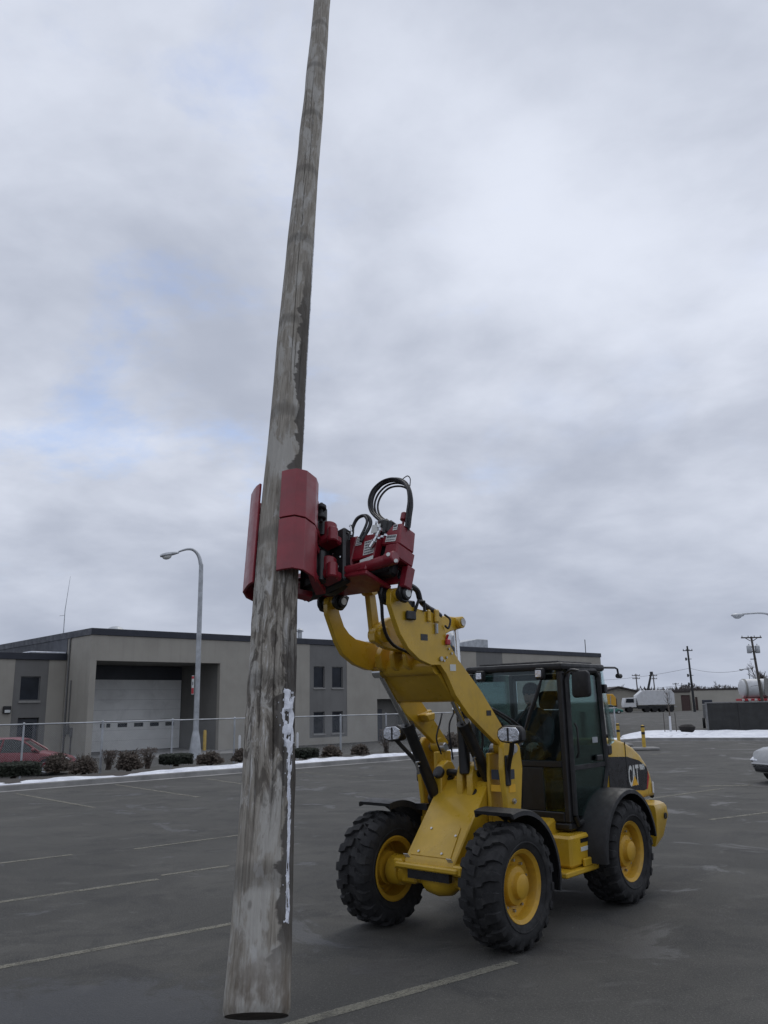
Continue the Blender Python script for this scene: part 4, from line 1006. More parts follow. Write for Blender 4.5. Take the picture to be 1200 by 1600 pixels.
# work lamps, wiper, rear camera arm
for q in (1, -1):
    b = MB(); b.box(-1.38, -1.30, q * .385 - .05, q * .385 + .05, 2.31, 2.43, bev=.02, seg=2); w_ = b.build('work_lamp', 'black_plastic', cab)
    b = MB(); b.box(-1.301, -1.292, q * .385 - .036, q * .385 + .036, 2.335, 2.405, bev=.01); b.build('lens', 'clear_lens', w_)
b = MB(); b.tube([(-1.385, .377, 2.33), (-1.375, .33, 2.2), (-1.375, .21, 1.95), (-1.385, .13, 1.78)], [.012, .022, .024, .012], 7); b.tube([(-1.385, .20, 2.06), (-1.385, .10, 1.93), (-1.385, .0, 1.82)], .007, 6); b.box(-1.395, -1.37, .185, .245, 1.96, 2.03, bev=.008); b.build('wiper', 'black_metal', cab)
b = MB(); b.tube([(-2.36, .58, 2.45), (-2.70, .60, 2.455), (-2.76, .60, 2.44), (-2.775, .60, 2.38)], .012, 6); b.cyl((-2.75, .60, 2.36), (-2.83, .60, 2.36), .028, n=10); b.build('rear_camera_arm', 'black_metal', cab)
# cab inside
b = MB(); b.box(-2.22, -1.76, -.24, .24, 1.24, 1.38, bev=.05, seg=2); b.box(-2.26, -2.12, -.23, .23, 1.36, 1.98, bev=.05, seg=2); b.box(-2.25, -2.13, .0 - .14, .14, 1.99, 2.20, bev=.05, seg=2); b.box(-2.15, -1.82, -.18, .18, .87, 1.24, bev=.03); b.build('seat', 'seat', cab)
b = MB(); b.tube([(-1.50, 0, .95), (-1.56, 0, 1.35), (-1.66, 0, 1.58)], .045, 10); b.box(-1.56, -1.44, -.2, .2, 1.28, 1.46, bev=.03)
ring = []
for i in range(25):
    a = 2 * math.pi * i / 24; ring.append(Vector((-1.67, 0, 1.60)) + Vector((.5 * .19 * math.sin(a), .19 * math.cos(a), .86 * .19 * math.sin(a))))
b.tube(ring, .015, 7, cap=False); b.tube([ring[0], ring[12]], .012, 6); b.build('steering_wheel', 'interior', cab)
b = MB(); b.box(-2.2, -1.7, -.52, -.28, .87, 1.42, bev=.03); b.cyl((-1.78, -.4, 1.42), (-1.74, -.4, 1.62), .018, n=8); b.ball((-1.74, -.4, 1.64), .035, 10); b.build('control_console', 'interior', cab)

# engine hood and counterweight
b = MB()
HP = [(-2.42, .93), (-2.42, 1.66), (-2.64, 1.655), (-2.92, 1.60), (-3.15, 1.525), (-3.33, 1.43), (-3.46, 1.33), (-3.56, 1.20), (-3.63, 1.02), (-3.66, .93)]
b.prism(HP, -.55, .55, 'y', bev=.055, seg=3); hood = b.build('engine_hood', 'yellow', loader, smooth=40)
b = MB(); b.prism([(-2.44, 1.10), (-2.44, 1.455), (-2.93, 1.43), (-3.25, 1.37), (-3.44, 1.285), (-3.47, 1.24), (-3.40, 1.03), (-3.33, 1.02)], .5505, .5535, 'y'); b.build('side_decal', 'decal_black', hood, smooth=0)
b = MB(); b.prism([(-3.47, 1.235), (-3.50, 1.16), (-3.43, 1.03), (-3.404, 1.03)], .551, .554, 'y'); b.build('decal_corner', 'decal_red', hood, smooth=0)
b = MB(); b.prism([(-2.44, 1.10), (-2.44, 1.455), (-2.93, 1.43), (-3.25, 1.37), (-3.44, 1.285), (-3.47, 1.24), (-3.40, 1.03), (-3.33, 1.02)], -.5535, -.5505, 'y'); b.build('side_decal', 'decal_black', hood, smooth=0)
TX = Matrix(((-1, 0, 0, 0), (0, 0, 1, 0), (0, 1, 0, 0), (0, 0, 0, 1)))
text_mesh('CAT', .32, 'lettering', 'sticker', Matrix.Translation((-2.93, .5545, 1.10)) @ TX, hood, bold=.007, xs=.44)
b = MB(); b.prism([(-3.005, 1.098), (-3.165, 1.098), (-3.085, 1.205)], .557, .5595, 'y'); b.build('lettering_triangle', 'decal_yellow', hood, smooth=0)
text_mesh('906H', .085, 'lettering', 'sticker', Matrix.Translation((-3.245, .5545, 1.262)) @ TX, hood, bold=.004, xs=.72)
b = MB(); b.box(-2.905, -2.897, .545, .556, .95, 1.60); b.build('hood_seam', 'decal_black', hood, smooth=0)
b = MB(); b.box(-2.66, -2.58, .40, .50, 1.65, 1.70, bev=.015); b.cyl((-2.60, .2, 1.66), (-2.60, .2, 1.95), .035, n=12); b.build('hood_latch', 'black_plastic', hood)
b = MB(); b.tube([(-3.50, .50, 1.25), (-3.64, .50, .95)], .012, 6); b.ball((-3.65, .50, .93), .03, 8); b.build('hood_stay', 'black_metal', hood)
b = MB()
ring = lambda f, g, z: [(-2.91, -.86 * g, z), (-3.26 * f - .0, -.85 * g, z), (-3.44 * f, -.72 * g, z), (-3.53 * f, -.45 * g, z), (-3.64 * f, -.40 * g, z), (-3.64 * f, .40 * g, z), (-3.53 * f, .45 * g, z), (-3.44 * f, .72 * g, z), (-3.26 * f, .85 * g, z), (-2.91, .86 * g, z)]
rings = [ring(.91, .95, .46), ring(.955, .985, .56), ring(1.0, 1.0, .77), ring(.995, .995, .87), ring(.985, .98, .905)]
for r_ in rings: b.v += [Vector(p_) for p_ in r_]
for i in range(4):
    for j in range(10): b.f.append((i * 10 + j, i * 10 + (j + 1) % 10, i * 10 + 10 + (j + 1) % 10, i * 10 + 10 + j)); b.m.append(0)
b.f += [tuple(range(10)), tuple(40 + j for j in range(10))]; b.m += [0, 0]
b.build('counterweight', 'yellow', loader, smooth=40)
for q in (1, -1):
    b = MB(); b.box(-3.60, -3.575, q * .44, q * .52, .96, 1.16, bev=.008); b.build('tail_lamp', 'decal_red', loader)
    b = MB(); b.box(-3.585, -3.55, q * .553, q * .566, .97, 1.10, bev=.004); b.build('side_marker', 'white', loader)
b = MB(); b.cyl((-3.16, .855, .77), (-3.16, .868, .77), .035, n=16); b.build('tie_down_hole', 'decal_black', loader)
# engine bay side between cab and hood, dark
b = MB(); b.box(-2.42, -2.30, -.52, .52, .93, 1.58, bev=.02); b.box(-2.6, -1.75, .43, .55, .80, 1.06, bev=.02); b.build('bulkhead', 'black_metal', loader)

# ------------------------------------------------------------------ operator seated in the cab
def skin_body(name, joints, edges, mat, mtx, root=0, sub=2):
    me = bpy.data.meshes.new(name); me.from_pydata([j[:3] for j in joints], edges, []); 
    o = bpy.data.objects.new(name, me); COL.objects.link(o); o.matrix_world = mtx
    md = o.modifiers.new('skin', 'SKIN'); sv = me.skin_vertices[0].data
    for i, j in enumerate(joints): sv[i].radius = (j[3], j[4] if len(j) > 4 else j[3]); sv[i].use_root = (i == root)
    o.modifiers.new('sub', 'SUBSURF').levels = sub; o.modifiers['sub'].render_levels = sub
    md.use_smooth_shade = True
    me.materials.append(MAT[mat]); return o
oy = -.11
J = [(-2.02, oy, 1.44, .15, .17), (-2.03, oy, 1.62, .13, .17), (-2.02, oy, 1.80, .13, .19), (-2.00, oy, 1.93, .09, .12), (-1.97, oy, 2.02, .055),
     (-2.0, oy + .19, 1.88, .075), (-1.86, oy + .25, 1.62, .055), (-1.70, oy + .17, 1.60, .04),
     (-2.0, oy - .19, 1.88, .075), (-1.90, oy - .30, 1.62, .055), (-1.74, oy - .36, 1.62, .04),
     (-1.80, oy + .10, 1.46, .085), (-1.60, oy + .12, 1.42, .065), (-1.58, oy + .12, 1.15, .05), (-1.56, oy + .12, .95, .04),
     (-1.80, oy - .10, 1.46, .085), (-1.60, oy - .12, 1.42, .065), (-1.58, oy - .12, 1.15, .05), (-1.56, oy - .12, .95, .04)]
E_ = [(0, 1), (1, 2), (2, 3), (3, 4), (3, 5), (5, 6), (6, 7), (3, 8), (8, 9), (9, 10), (0, 11), (11, 12), (12, 13), (13, 14), (0, 15), (15, 16), (16, 17), (17, 18)]
op = skin_body('person', J, E_, 'jacket', LM)
tag(op, 'person in dark work jacket and dark cap sitting at the controls in the cab', 'person')
hc_ = Vector((-1.945, oy, 2.15))
b = MB(); b.ball(hc_, (.098, .078, .12), 20)
for v in b.v:
    q = v - hc_
    if q.z < -.02: v.x += .012 * (-q.z / .1); v.y *= 1
b.ball(hc_ + Vector((.098, 0, -.015)), (.02, .016, .026), 10); b.ball(hc_ + Vector((-.005, .078, -.01)), (.022, .012, .032), 8); b.ball(hc_ + Vector((-.005, -.078, -.01)), (.022, .012, .032), 8)
b.cyl(hc_ + Vector((-.02, 0, -.16)), hc_ + Vector((-.01, 0, -.06)), .052, n=14)
b.build('head', 'skin', op)
b = MB()
for q in (1, -1): b.ball(hc_ + Vector((.088, q * .032, .012)), (.012, .016, .009), 8)
b.box(hc_.x + .086, hc_.x + .098, oy - .025, oy + .025, hc_.z - .066, hc_.z - .058); b.build('face_features', 'interior', op)
b = MB(); b.lathe([(.108, .02), (.112, .05), (.104, .09), (.075, .13), (.03, .148), (0, .15)], 20, xf=Matrix.Translation(hc_ + Vector((-.01, 0, 0))) @ Matrix.Diagonal((1, .84, 1, 1)), axis='z'); b.build('cap', 'cap', op)
def hand(root, fw, side, q):
    """palm with four curled fingers and a thumb; fw = pointing direction, side = across the palm"""
    b = MB(); root = Vector(root); fw = Vector(fw).normalized(); side = Vector(side).normalized(); dn = fw.cross(side)
    b.tube([root - fw * .03, root, root + fw * .05, root + fw * .085], [.028, .036, .043, .036], 10)
    for i, L_ in enumerate((.07, .08, .075, .058)):
        r0 = root + fw * .08 + side * (.03 - .02 * i)
        b.tube(bez([r0, r0 + fw * L_ * .4 + dn * .006, r0 + fw * L_ * .6 + dn * .03, r0 + fw * L_ * .45 + dn * .055], 3), .0095, 7)
    r0 = root + fw * .02 + side * .035; b.tube(bez([r0, r0 + fw * .03 + side * .02, r0 + fw * .06 + side * .012 + dn * .02], 3), .011, 7)
    return b.build('hand', 'glove', op)
hand((-1.71, oy + .175, 1.60), (.9, -.1, .05), (0, -1, .3), 1)
hand((-1.75, oy - .365, 1.63), (.9, 0, .1), (0, 1, 0), -1)

# ------------------------------------------------------------------ pole grapple (local x = out towards the pole, y = loader's left, z = up its frame)
C0 = Vector((-.919, 7.151, 3.546))
GN = Vector((-.6185, -.7204, .3139)); GA = Vector((.7588, -.6514, 0)); GW = Vector((.2045, .2382, .9495))
PHI = R(16.05)
grap = empty('pole_grapple'); gm = Matrix.Identity(4)
for i in range(3): gm[i][0] = GN[i]; gm[i][1] = GA[i]; gm[i][2] = GW[i]; gm[i][3] = C0[i]
grap.matrix_world = gm
tag(grap, 'red hydraulic pole grapple with curved clamp pads on the loader arms', 'grapple')
TILT = Matrix.Rotation(PHI, 4, 'X')
def pad_poly(q, th=.022):
    outer = [(-.18, .285), (-.10, .330), (.03, .337), (.115, .290), (.155, .210), (.172, .160)]
    if q < 0: outer.append((.178, .108))
    ins = []
    for i, (n_, v_) in enumerate(outer):
        a = Vector(outer[max(0, i - 1)]); c = Vector(outer[min(len(outer) - 1, i + 1)]); d = (c - a).normalized(); ins.append((n_ + d.y * th, v_ - d.x * th))
    return [(n_, q * v_) for n_, v_ in outer] + [(n_, q * v_) for n_, v_ in ins[::-1]]
for q in (1, -1):
    for w0, w1 in (((-.53, -.006), (.010, .53)) if q > 0 else ((-.53, .53),)):
        b = MB(); b.prism(pad_poly(q), w0, w1, 'z', bev=.003, xf=TILT); b.build('clamp_pad', 'red', grap, smooth=16)
    b = MB()
    for w0, w1 in ((-.42, -.36), (-.12, -.06), (.06, .12), (.36, .42)):   # curved ribs behind the pads
        b.prism([(-.50, q * .10), (-.30, q * .19), (-.20, q * .245), (-.10, q * .27), (.02, q * .283), (.02, q * .25), (-.12, q * .23), (-.30, q * .11), (-.46, q * .02)], w0, w1, 'z', bev=.004, xf=TILT)
    b.build('clamp_arm', 'red', grap, smooth=28)
    b = MB()
    for w in (-.24, .24): b.cyl((-.36, q * .17, w - .15), (-.36, q * .17, w + .15), .045, n=16, xf=TILT)
    b.build('clamp_pivot', 'black_metal', grap)
b = MB(); b.box(-.52, -.40, -.14, .14, -.34, .20, bev=.02, xf=TILT); b.box(-.62, -.52, -.22, .30, -.34, .24, bev=.02, xf=TILT); b.build('mast', 'black_metal', grap)
b = MB(); b.lathe([(.0, -.72), (.22, -.72), (.24, -.70), (.24, -.64), (.20, -.62), (0, -.62)], 28, axis='x', xf=Matrix.Translation((0, .08, -.06))); b.build('rotator', 'black_metal', grap)
# clamp actuators between pad and body
for w0, a0 in ((.02, .0), (-.36, .0)):
    b = MB(); b.cyl((-.42, .20 + a0, w0 + .06), (-.42, .20 + a0, w0 + .22), .075, n=18, xf=TILT, bev=.012); b.box(-.50, -.34, .12, .30, w0 - .01, w0 + .08, bev=.02, xf=TILT); b.cyl((-.38, .28, w0 - .03), (-.38, .28, w0 + .12), .05, n=16, xf=TILT, bev=.01); b.build('clamp_actuator', 'red', grap)
b = MB(); b.cyl((-.52, .10, .03), (-.40, .04, .0), .036, n=16); b.build('accumulator', 'steel', grap)
b = MB(); b.cyl((-.26, .25, .30), (-.26, .25, .345), .045, n=14, xf=TILT, bev=.008); b.cyl((-.26, .25, .19), (-.26, .25, .235), .045, n=14, xf=TILT, bev=.008); b.cyl((-.26, .25, .16), (-.26, .25, .37), .016, n=8, xf=TILT); b.build('guide_roller', 'black_plastic', grap)
# base frame on the coupler
b = MB(); b.box(-.88, -.53, -.48, .62, -.22, -.175, bev=.01); b.box(-.575, -.53, -.46, .60, -.174, -.10, bev=.01); b.box(-.88, -.84, -.48, .80, -.174, .02, bev=.01); b.box(-.46, -.40, -.42, .30, -.26, -.221, bev=.01); b.build('base_frame', 'red', grap)
b = MB(); b.box(-.80, -.70, -.30, .74, -.15, .26, bev=.02); b.build('back_plate', 'black_metal', grap)
b = MB(); b.prism([(.70, .315), (.80, .31), (.825, .10), (.60, .115), (.61, .21)], -.86, -.65, 'x', bev=.012); hx_ = b.build('valve_housing', 'red', grap)
b = MB(); b.box(-.87, -.62, .69, .835, -.035, .095, bev=.012); b.build('lower_housing', 'red', grap)
b = MB(); b.box(-.90, -.80, .765, .845, -.24, -.036, bev=.01); b.build('side_tail', 'red', grap)
b = MB(); b.cyl((-.60, .80, -.075), (-.56, .36, -.155), .052, n=20, bev=.01); b.cyl((-.60, .76, -.075), (-.60, .86, -.06), .06, n=16, bev=.01); b.build('tilt_cylinder', 'red', grap)
b = MB(); b.cyl((-.56, .37, -.153), (-.53, .05, -.20), .027, n=14); b.build('tilt_cylinder_rod', 'steel', grap)
b = MB()
for p_ in ((-.545, .825, -.06), (-.60, .875, -.10)): b.cyl(p_, Vector(p_) + Vector((.012, .006, 0)), .018, n=10)
b.build('cylinder_pin', 'sticker', grap)
b = MB(); b.box(-.68, -.585, .34, .605, -.03, .215, bev=.012); b.box(-.70, -.60, .20, .338, -.10, .24, bev=.02); mid = b.build('valve_block_cover', 'red', grap)
b = MB(); b.box(-.75, -.62, .06, .30, -.12, .25, bev=.02); b.box(-.76, -.64, .46, .62, .22, .40, bev=.03); b.box(-.80, -.66, .58, .66, .24, .38, bev=.02); b.build('hose_manifold', 'black_metal', grap)
b = MB(); b.cyl((-.75, .725, .33), (-.75, .725, .40), .012, n=8); b.cyl((-.75, .725, .395), (-.75, .725, .47), .036, n=16, bev=.006); b.build('breather_cap', 'red', grap)
# stickers
def sticker(n_, a0, a1, z0, z1, bars=True, tilt=0.0, txt=None):
    xf = Matrix.Translation((n_, (a0 + a1) / 2, (z0 + z1) / 2)) @ Matrix.Rotation(tilt, 4, 'X'); ha, hz = (a1 - a0) / 2, (z1 - z0) / 2
    b = MB(); b.box(0, .003, -ha, ha, -hz, hz, xf=xf); o = b.build('sticker', 'sticker', grap, smooth=0)
    if bars:
        b = MB(); rr = random.Random(int(abs(a0) * 1000)); nrow = 2 if hz < .035 else 5
        for r_ in range(nrow):
            zc_ = hz - (r_ + .6) * 2 * hz / (nrow + .2); y = -ha * .8; big = (r_ == 0)
            while y < ha * .75:
                w_ = rr.uniform(.10, .20) * ha; b.box(.0035, .0045, y, y + w_, zc_ - hz * (.34 if big and nrow == 2 else .10), zc_ + hz * (.34 if big and nrow == 2 else .10), xf=xf); y += w_ + ha * .08
        b.build('print', 'ink', o, smooth=0)
    return o
sticker(-.648, .655, .775, .135, .20, tilt=R(-4)); sticker(-.648, .715, .765, .245, .30)
sticker(-.583, .475, .595, .005, .145, tilt=R(5)); sticker(-.583, .36, .43, .115, .205); sticker(-.60, .50, .60, .225, .31, False)
xf = Matrix.Translation((-.54, .58, -.072)) @ Matrix.Rotation(R(10.5), 4, 'X')
b = MB(); b.box(0, .002, -.075, .075, -.018, .018, xf=xf); b.build('sticker', 'sticker', grap, smooth=0)
# chrome couplings
def fit_run(pts, r=.012):
    b = MB(); P = [Vector(p) for p in pts]; b.tube(P, r, 8)
    for i in range(len(P)): b.cyl(P[i] - Vector((0, 0, r * .9)), P[i] + Vector((0, 0, r * .9)), r * 1.6, n=6)
    return b.build('hydraulic_fitting', 'chrome', grap)
fit_run([(-.55, .655, .215), (-.55, .635, .16), (-.55, .616, .11), (-.55, .59, .06)], .013); fit_run([(-.55, .735, .145), (-.55, .70, .135), (-.55, .665, .125)], .010)
b = MB(); b.cyl((-.55, .612, .10), (-.55, .585, .05), .026, n=12); b.build('quick_coupling', 'chrome', grap)
fit_run([(-.53, .11, .19), (-.53, .13, .11), (-.53, .158, .03)], .010); fit_run([(-.53, .12, .10), (-.53, .18, .105), (-.53, .229, .11)], .009); fit_run([(-.53, .229, .105), (-.53, .262, -.01)], .009)
fit_run([(-.53, .262, -.11), (-.53, .245, -.15), (-.53, .20, -.178)], .010); fit_run([(-.60, .55, .33), (-.60, .58, .28)], .010); fit_run([(-.52, .30, .30), (-.52, .33, .24), (-.52, .345, .2)], .008)
# hoses
def ghose(pts, r, n=8, name='hydraulic_hose'):
    b = MB(); P = bez(pts, n); rs = [r * (1 + .10 * noise.noise((i * .35, r * 90, 0))) for i in range(len(P))]; b.tube(P, rs, 9); return b.build(name, 'hose', grap)
BIG = [(-.72, .50, .40), (-.72, .452, .44), (-.72, .351, .525), (-.72, .295, .641), (-.72, .308, .76), (-.72, .395, .838), (-.72, .521, .848), (-.72, .65, .797), (-.72, .742, .697), (-.72, .79, .563), (-.72, .80, .44), (-.74, .80, .30)]
ghose(BIG, .019)
rg = random.Random(5)
for k in range(4):
    off = Vector((-.06 + .03 * k, 0, 0)); cn = Vector((-.72, .57, .60)); sc_ = (.86, .92, 1.05, 1.0)[k]
    ghose([cn + (Vector(p) - cn) * sc_ * (1 + .03 * rg.random()) + off for p in BIG], .010)
ghose([(-.62, .25, .20), (-.62, .245, .26), (-.62, .232, .349), (-.62, .262, .430), (-.62, .336, .450), (-.62, .410, .417), (-.62, .448, .344), (-.60, .444, .247), (-.57, .427, .141)], .017)
ghose([(-.60, .25, .22), (-.60, .247, .30), (-.60, .27, .40), (-.60, .34, .438), (-.60, .40, .40), (-.59, .43, .33), (-.57, .41, .18)], .013)
ghose([(-.75, .60, .85), (-.75, .612, .862), (-.75, .659, .880), (-.75, .70, .84), (-.75, .715, .76)], .005)
ghose([(-.5, .07, .26), (-.5, .10, .285), (-.5, .14, .28), (-.5, .18, .20), (-.52, .20, .12)], .010); ghose([(-.55, .20, .19), (-.55, .23, .245), (-.55, .27, .235), (-.56, .29, .17)], .009)
ghose([(-.53, .16, .02), (-.52, .17, -.08), (-.52, .19, -.17)], .011); ghose([(-.55, .26, 0), (-.54, .25, -.10), (-.52, .22, -.16)], .010)
def toK(s, a, z):
    return gm.inverted() @ (LM @ Vector((s, a, z)))
ghose([(-.86, .70, -.05), (-.88, .725, -.14), toK(.80, .42, 3.08), toK(.73, .41, 2.985), toK(.60, .39, 2.935), toK(.45, .36, 2.91), toK(.30, .30, 2.89)], .026)
ghose([toK(.35, .39, 2.89), toK(.33, .44, 2.84), toK(.36, .44, 2.76), toK(.40, .43, 2.78)], .010)
for q in (1, -1):
    a_ = q * .385 + .283
    b = MB()
    b.prism([(-.80, -.18), (-.98, -.18), (-.97, -.27), (-.93, -.34), (-.86, -.35), (-.80, -.28)], a_ - .125, a_ - .085, 'y', bev=.01); b.prism([(-.80, -.18), (-.98, -.18), (-.97, -.27), (-.93, -.34), (-.86, -.35), (-.80, -.28)], a_ + .085, a_ + .125, 'y', bev=.01)
    b.cyl((-.887, a_ - .15, -.266), (-.887, a_ + .15, -.266), .058, n=20, bev=.008); b.build('coupler_hook', 'black_metal', grap)
    b = MB(); b.cyl((-.887, a_ + .148, -.266), (-.887, a_ + .156, -.266), .034, n=16); b.build('coupler_pin', 'sticker', grap)

# ------------------------------------------------------------------ the wooden pole in the grapple
PP = [(-.84, 5.664, .227), (-.852, 5.945, .853), (-.869, 6.298, 1.642), (-.906, 6.725, 2.595), (-.919, 7.151, 3.546), (-.926, 7.435, 4.18), (-.935, 8.324, 6.162), (-.917, 9.64, 9.096), (-.878, 11.678, 13.642), (-.842, 13.115, 16.845), (-.83, 13.6, 17.92)]
PDIA = [.412, .392, .374, .360, .351, .344, .322, .294, .268, .250, .245]
def make_pole():
    P = [Vector(p) for p in PP]; cum = [0]
    for i in range(1, len(P)): cum.append(cum[-1] + (P[i] - P[i - 1]).length)
    Lt = cum[-1]
    vs_ = []; v = 0.0
    while v < Lt: vs_.append(v); v += .02 if v < 4.2 else .035
    vs_.append(Lt)
    fine = bez(P, 40); fc = [0]
    for i in range(1, len(fine)): fc.append(fc[-1] + (fine[i] - fine[i - 1]).length)
    sc = Lt / fc[-1]; NA = 168
    rnd = random.Random(11)
    cracks = [(rnd.uniform(-math.pi, math.pi), rnd.uniform(0, 12), rnd.uniform(.5, 2.6), rnd.uniform(.008, .02), rnd.uniform(.022, .042)) for _ in range(48)]
    cracks += [(.28, 1.0, 2.0, .030, .05), (.75, .9, 1.5, .025, .05), (-.35, 1.5, 1.3, .02, .05), (.1, 5.2, 3, .02, .04), (-.7, .3, 1.4, .012, .04)]
    b = MB(); uv = []; k = 0
    for v in vs_:
        while k < len(fc) - 2 and fc[k + 1] * sc < v: k += 1
        f = (v - fc[k] * sc) / max(1e-6, (fc[k + 1] - fc[k]) * sc); c = fine[k].lerp(fine[k + 1], f); ax = (fine[min(k + 2, len(fine) - 1)] - fine[max(k - 1, 0)]).normalized()
        i = max(j for j in range(len(cum)) if cum[j] <= v + 1e-6); i = min(i, len(cum) - 2)
        r = .5 * (PDIA[i] + (PDIA[i + 1] - PDIA[i]) * (v - cum[i]) / (cum[i + 1] - cum[i]))
        e1 = Vector((0, -1, 0)); e1 = (e1 - e1.dot(ax) * ax).normalized(); e2 = ax.cross(e1) * -1     # e1 to the camera side
        if e2.x < 0: e2 = -e2
        rz = sstep(v, .9, 1.5) * (1 - sstep(v, 2.9, 3.5))
        for j in range(NA):
            th = -math.pi + 2 * math.pi * j / NA
            q = Vector((math.cos(th) * 1.3, math.sin(th) * 1.3, v * .8))
            dr_ = .010 * noise.noise(q) + .004 * noise.noise(Vector((math.cos(th) * 9, math.sin(th) * 9, v * 1.3)))
            dr_ += rz * (.010 * noise.noise(Vector((math.cos(th) * 7, math.sin(th) * 7, v * 3.0 + 4))) + .006 * noise.noise(Vector((math.cos(th) * 18, math.sin(th) * 18, v * 6))))
            ck = 0.0
            for t0, v0, ln, dp, wd in cracks:
                if v0 < v < v0 + ln:
                    dd = (th - t0 - .10 * noise.noise((v * 1.1, t0 * 7, 0)) + math.pi) % (2 * math.pi) - math.pi
                    if abs(dd) < wd:
                        f_ = (1 - abs(dd) / wd) * math.sin(math.pi * (v - v0) / ln) ** .5; dr_ -= dp * f_; ck = max(ck, f_)
            if v < .03: dr_ -= .012 * (1 - v / .03)
            b.v.append(c + (e1 * math.cos(th) + e2 * math.sin(th)) * (r + dr_)); uv.append(ck)
    NV = len(vs_)
    faces = []; fuv = []
    for i in range(NV - 1):
        for j in range(NA):
            j2 = (j + 1) % NA; faces.append((i * NA + j, i * NA + j2, (i + 1) * NA + j2, (i + 1) * NA + j))
            u0, u1 = j / NA, (j + 1) / NA
            fuv.append(((u0, vs_[i]), (u1, vs_[i]), (u1, vs_[i + 1]), (u0, vs_[i + 1])))
    base = Vector(PP[0])
    me = bpy.data.meshes.new('shaft'); me.from_pydata([tuple(p - base) for p in b.v], [], faces)
    ul = me.uv_layers.new(name='UVMap'); flat = [c for f_ in fuv for p_ in f_ for c in p_]; ul.data.foreach_set('uv', flat)
    ca = me.attributes.new('crack', 'FLOAT', 'POINT'); ca.data.foreach_set('value', uv)
    me.materials.append(MAT['pole_wood']); bm_ = bmesh.new(); bm_.from_mesh(me); bmesh.ops.recalc_face_normals(bm_, faces=bm_.faces[:]); bm_.to_mesh(me); bm_.free(); me.shade_smooth(); me.update()
    root = empty('wooden_pole', base); tag(root, 'long weathered grey wooden utility pole held leaning in the red grapple', 'pole')
    sh = bpy.data.objects.new('shaft', me); COL.objects.link(sh); sh.parent = root
    # cut ends
    for i, nm in ((0, 'butt_end'), (NV - 1, 'top_end')):
        ring = [b.v[i * NA + j] - base for j in range(NA)]; c = sum(ring, Vector()) / NA
        e = MB(); vs2 = []
        for f_ in (1.0, .8, .55, .3): vs2 += [c + (p_ - c) * f_ + Vector((0, 0, .004 * noise.noise(p_ * 9 * f_))) for p_ in ring]
        vs2.append(c); fs2 = []
        for a in range(3):
            for j in range(NA): fs2.append((a * NA + j, a * NA + (j + 1) % NA, (a + 1) * NA + (j + 1) % NA, (a + 1) * NA + j))
        for j in range(NA): fs2.append((3 * NA + j, 3 * NA + (j + 1) % NA, 4 * NA))
        e.add(vs2, fs2); e.build(nm, 'end_grain', root, smooth=30)
    # frozen snow clinging to one side: lumpy crust that follows the surface
    def crust(v0, v1, th0, wfun, seed, thick):
        e = MB(); rows = [i for i, v in enumerate(vs_) if v0 <= v <= v1]; M_ = 9
        for i in rows:
            v = vs_[i]; w_ = max(.004, wfun(v)) * max(.2, 1 + .6 * noise.noise((v * 4, seed, 0)) + .5 * noise.noise((v * 14, seed, 3)) + .35 * noise.noise((v * 37, seed, 8))); ctr = th0 + .07 * noise.noise((v * 2.5, seed, 7))
            cc = sum((b.v[i * NA + j] for j in range(0, NA, 10)), Vector()) / (NA / 10)
            for k_ in range(M_):
                s_ = k_ / (M_ - 1) * 2 - 1; th = ctr + s_ * w_; jf = (th + math.pi) / (2 * math.pi) * NA; j = int(jf) % NA; fr_ = jf - int(jf)
                p_ = b.v[i * NA + j].lerp(b.v[i * NA + (j + 1) % NA], fr_); nn = (p_ - cc).normalized()
                bare = noise.noise((v * 9, seed + 5, s_ * 1.6)) + .5 * noise.noise((v * 25, seed, s_ * 4))
                h_ = (thick * (1 - s_ * s_) ** .5 * (.75 + .7 * noise.noise((v * 9, th * 9, seed)) + .6 * noise.noise((v * 30, th * 22, seed))) - .003) * (1 if bare > -.34 else -.3)
                e.v.append(p_ + nn * h_ - base)
        for a in range(len(rows) - 1):
            for k_ in range(M_ - 1): e.f.append((a * M_ + k_, a * M_ + k_ + 1, (a + 1) * M_ + k_ + 1, (a + 1) * M_ + k_)); e.m.append(0)
        rl = random.Random(int(seed * 10)); ico = bmesh.new(); bmesh.ops.create_icosphere(ico, subdivisions=1, radius=1); iv = [v_.co.copy() for v_ in ico.verts]; ico.verts.index_update(); ifc = [[v_.index for v_ in f_.verts] for f_ in ico.faces]; ico.free()
        for _ in range(int((v1 - v0) * 70)):
            v = rl.uniform(v0, v1); i = min(range(len(vs_)), key=lambda q_: abs(vs_[q_] - v)) if False else min(NV - 1, int(v / .02) if v < 4.2 else int(4.2 / .02) + int((v - 4.2) / .035))
            if noise.noise((v * 6, seed + 9, 0)) < -.25: continue
            th = th0 + rl.gauss(0, .62) * max(.03, wfun(v)) * 1.25; j = int((th + math.pi) / (2 * math.pi) * NA) % NA
            cc = sum((b.v[i * NA + q_] for q_ in range(0, NA, 20)), Vector()) / (NA / 20); p_ = b.v[i * NA + j]; nn = (p_ - cc).normalized(); r_ = rl.uniform(.002, .006)
            e.add([p_ - base + nn * r_ * .3 + Vector((q_.x * r_ * rl.uniform(.6, 1.3), q_.y * r_ * rl.uniform(.6, 1.3), q_.z * r_ * rl.uniform(.7, 1.9))) for q_ in iv], ifc)
        o = e.build('snow_crust', 'snow', root, smooth=60, kind='stuff'); o['label'] = 'rough white snow crust frozen to the side of the pole'
    R90 = math.pi / 2
    crust(.50, 1.75, 1.08, lambda v: .12 + .04 * math.sin(v * 5), 2.0, .013)
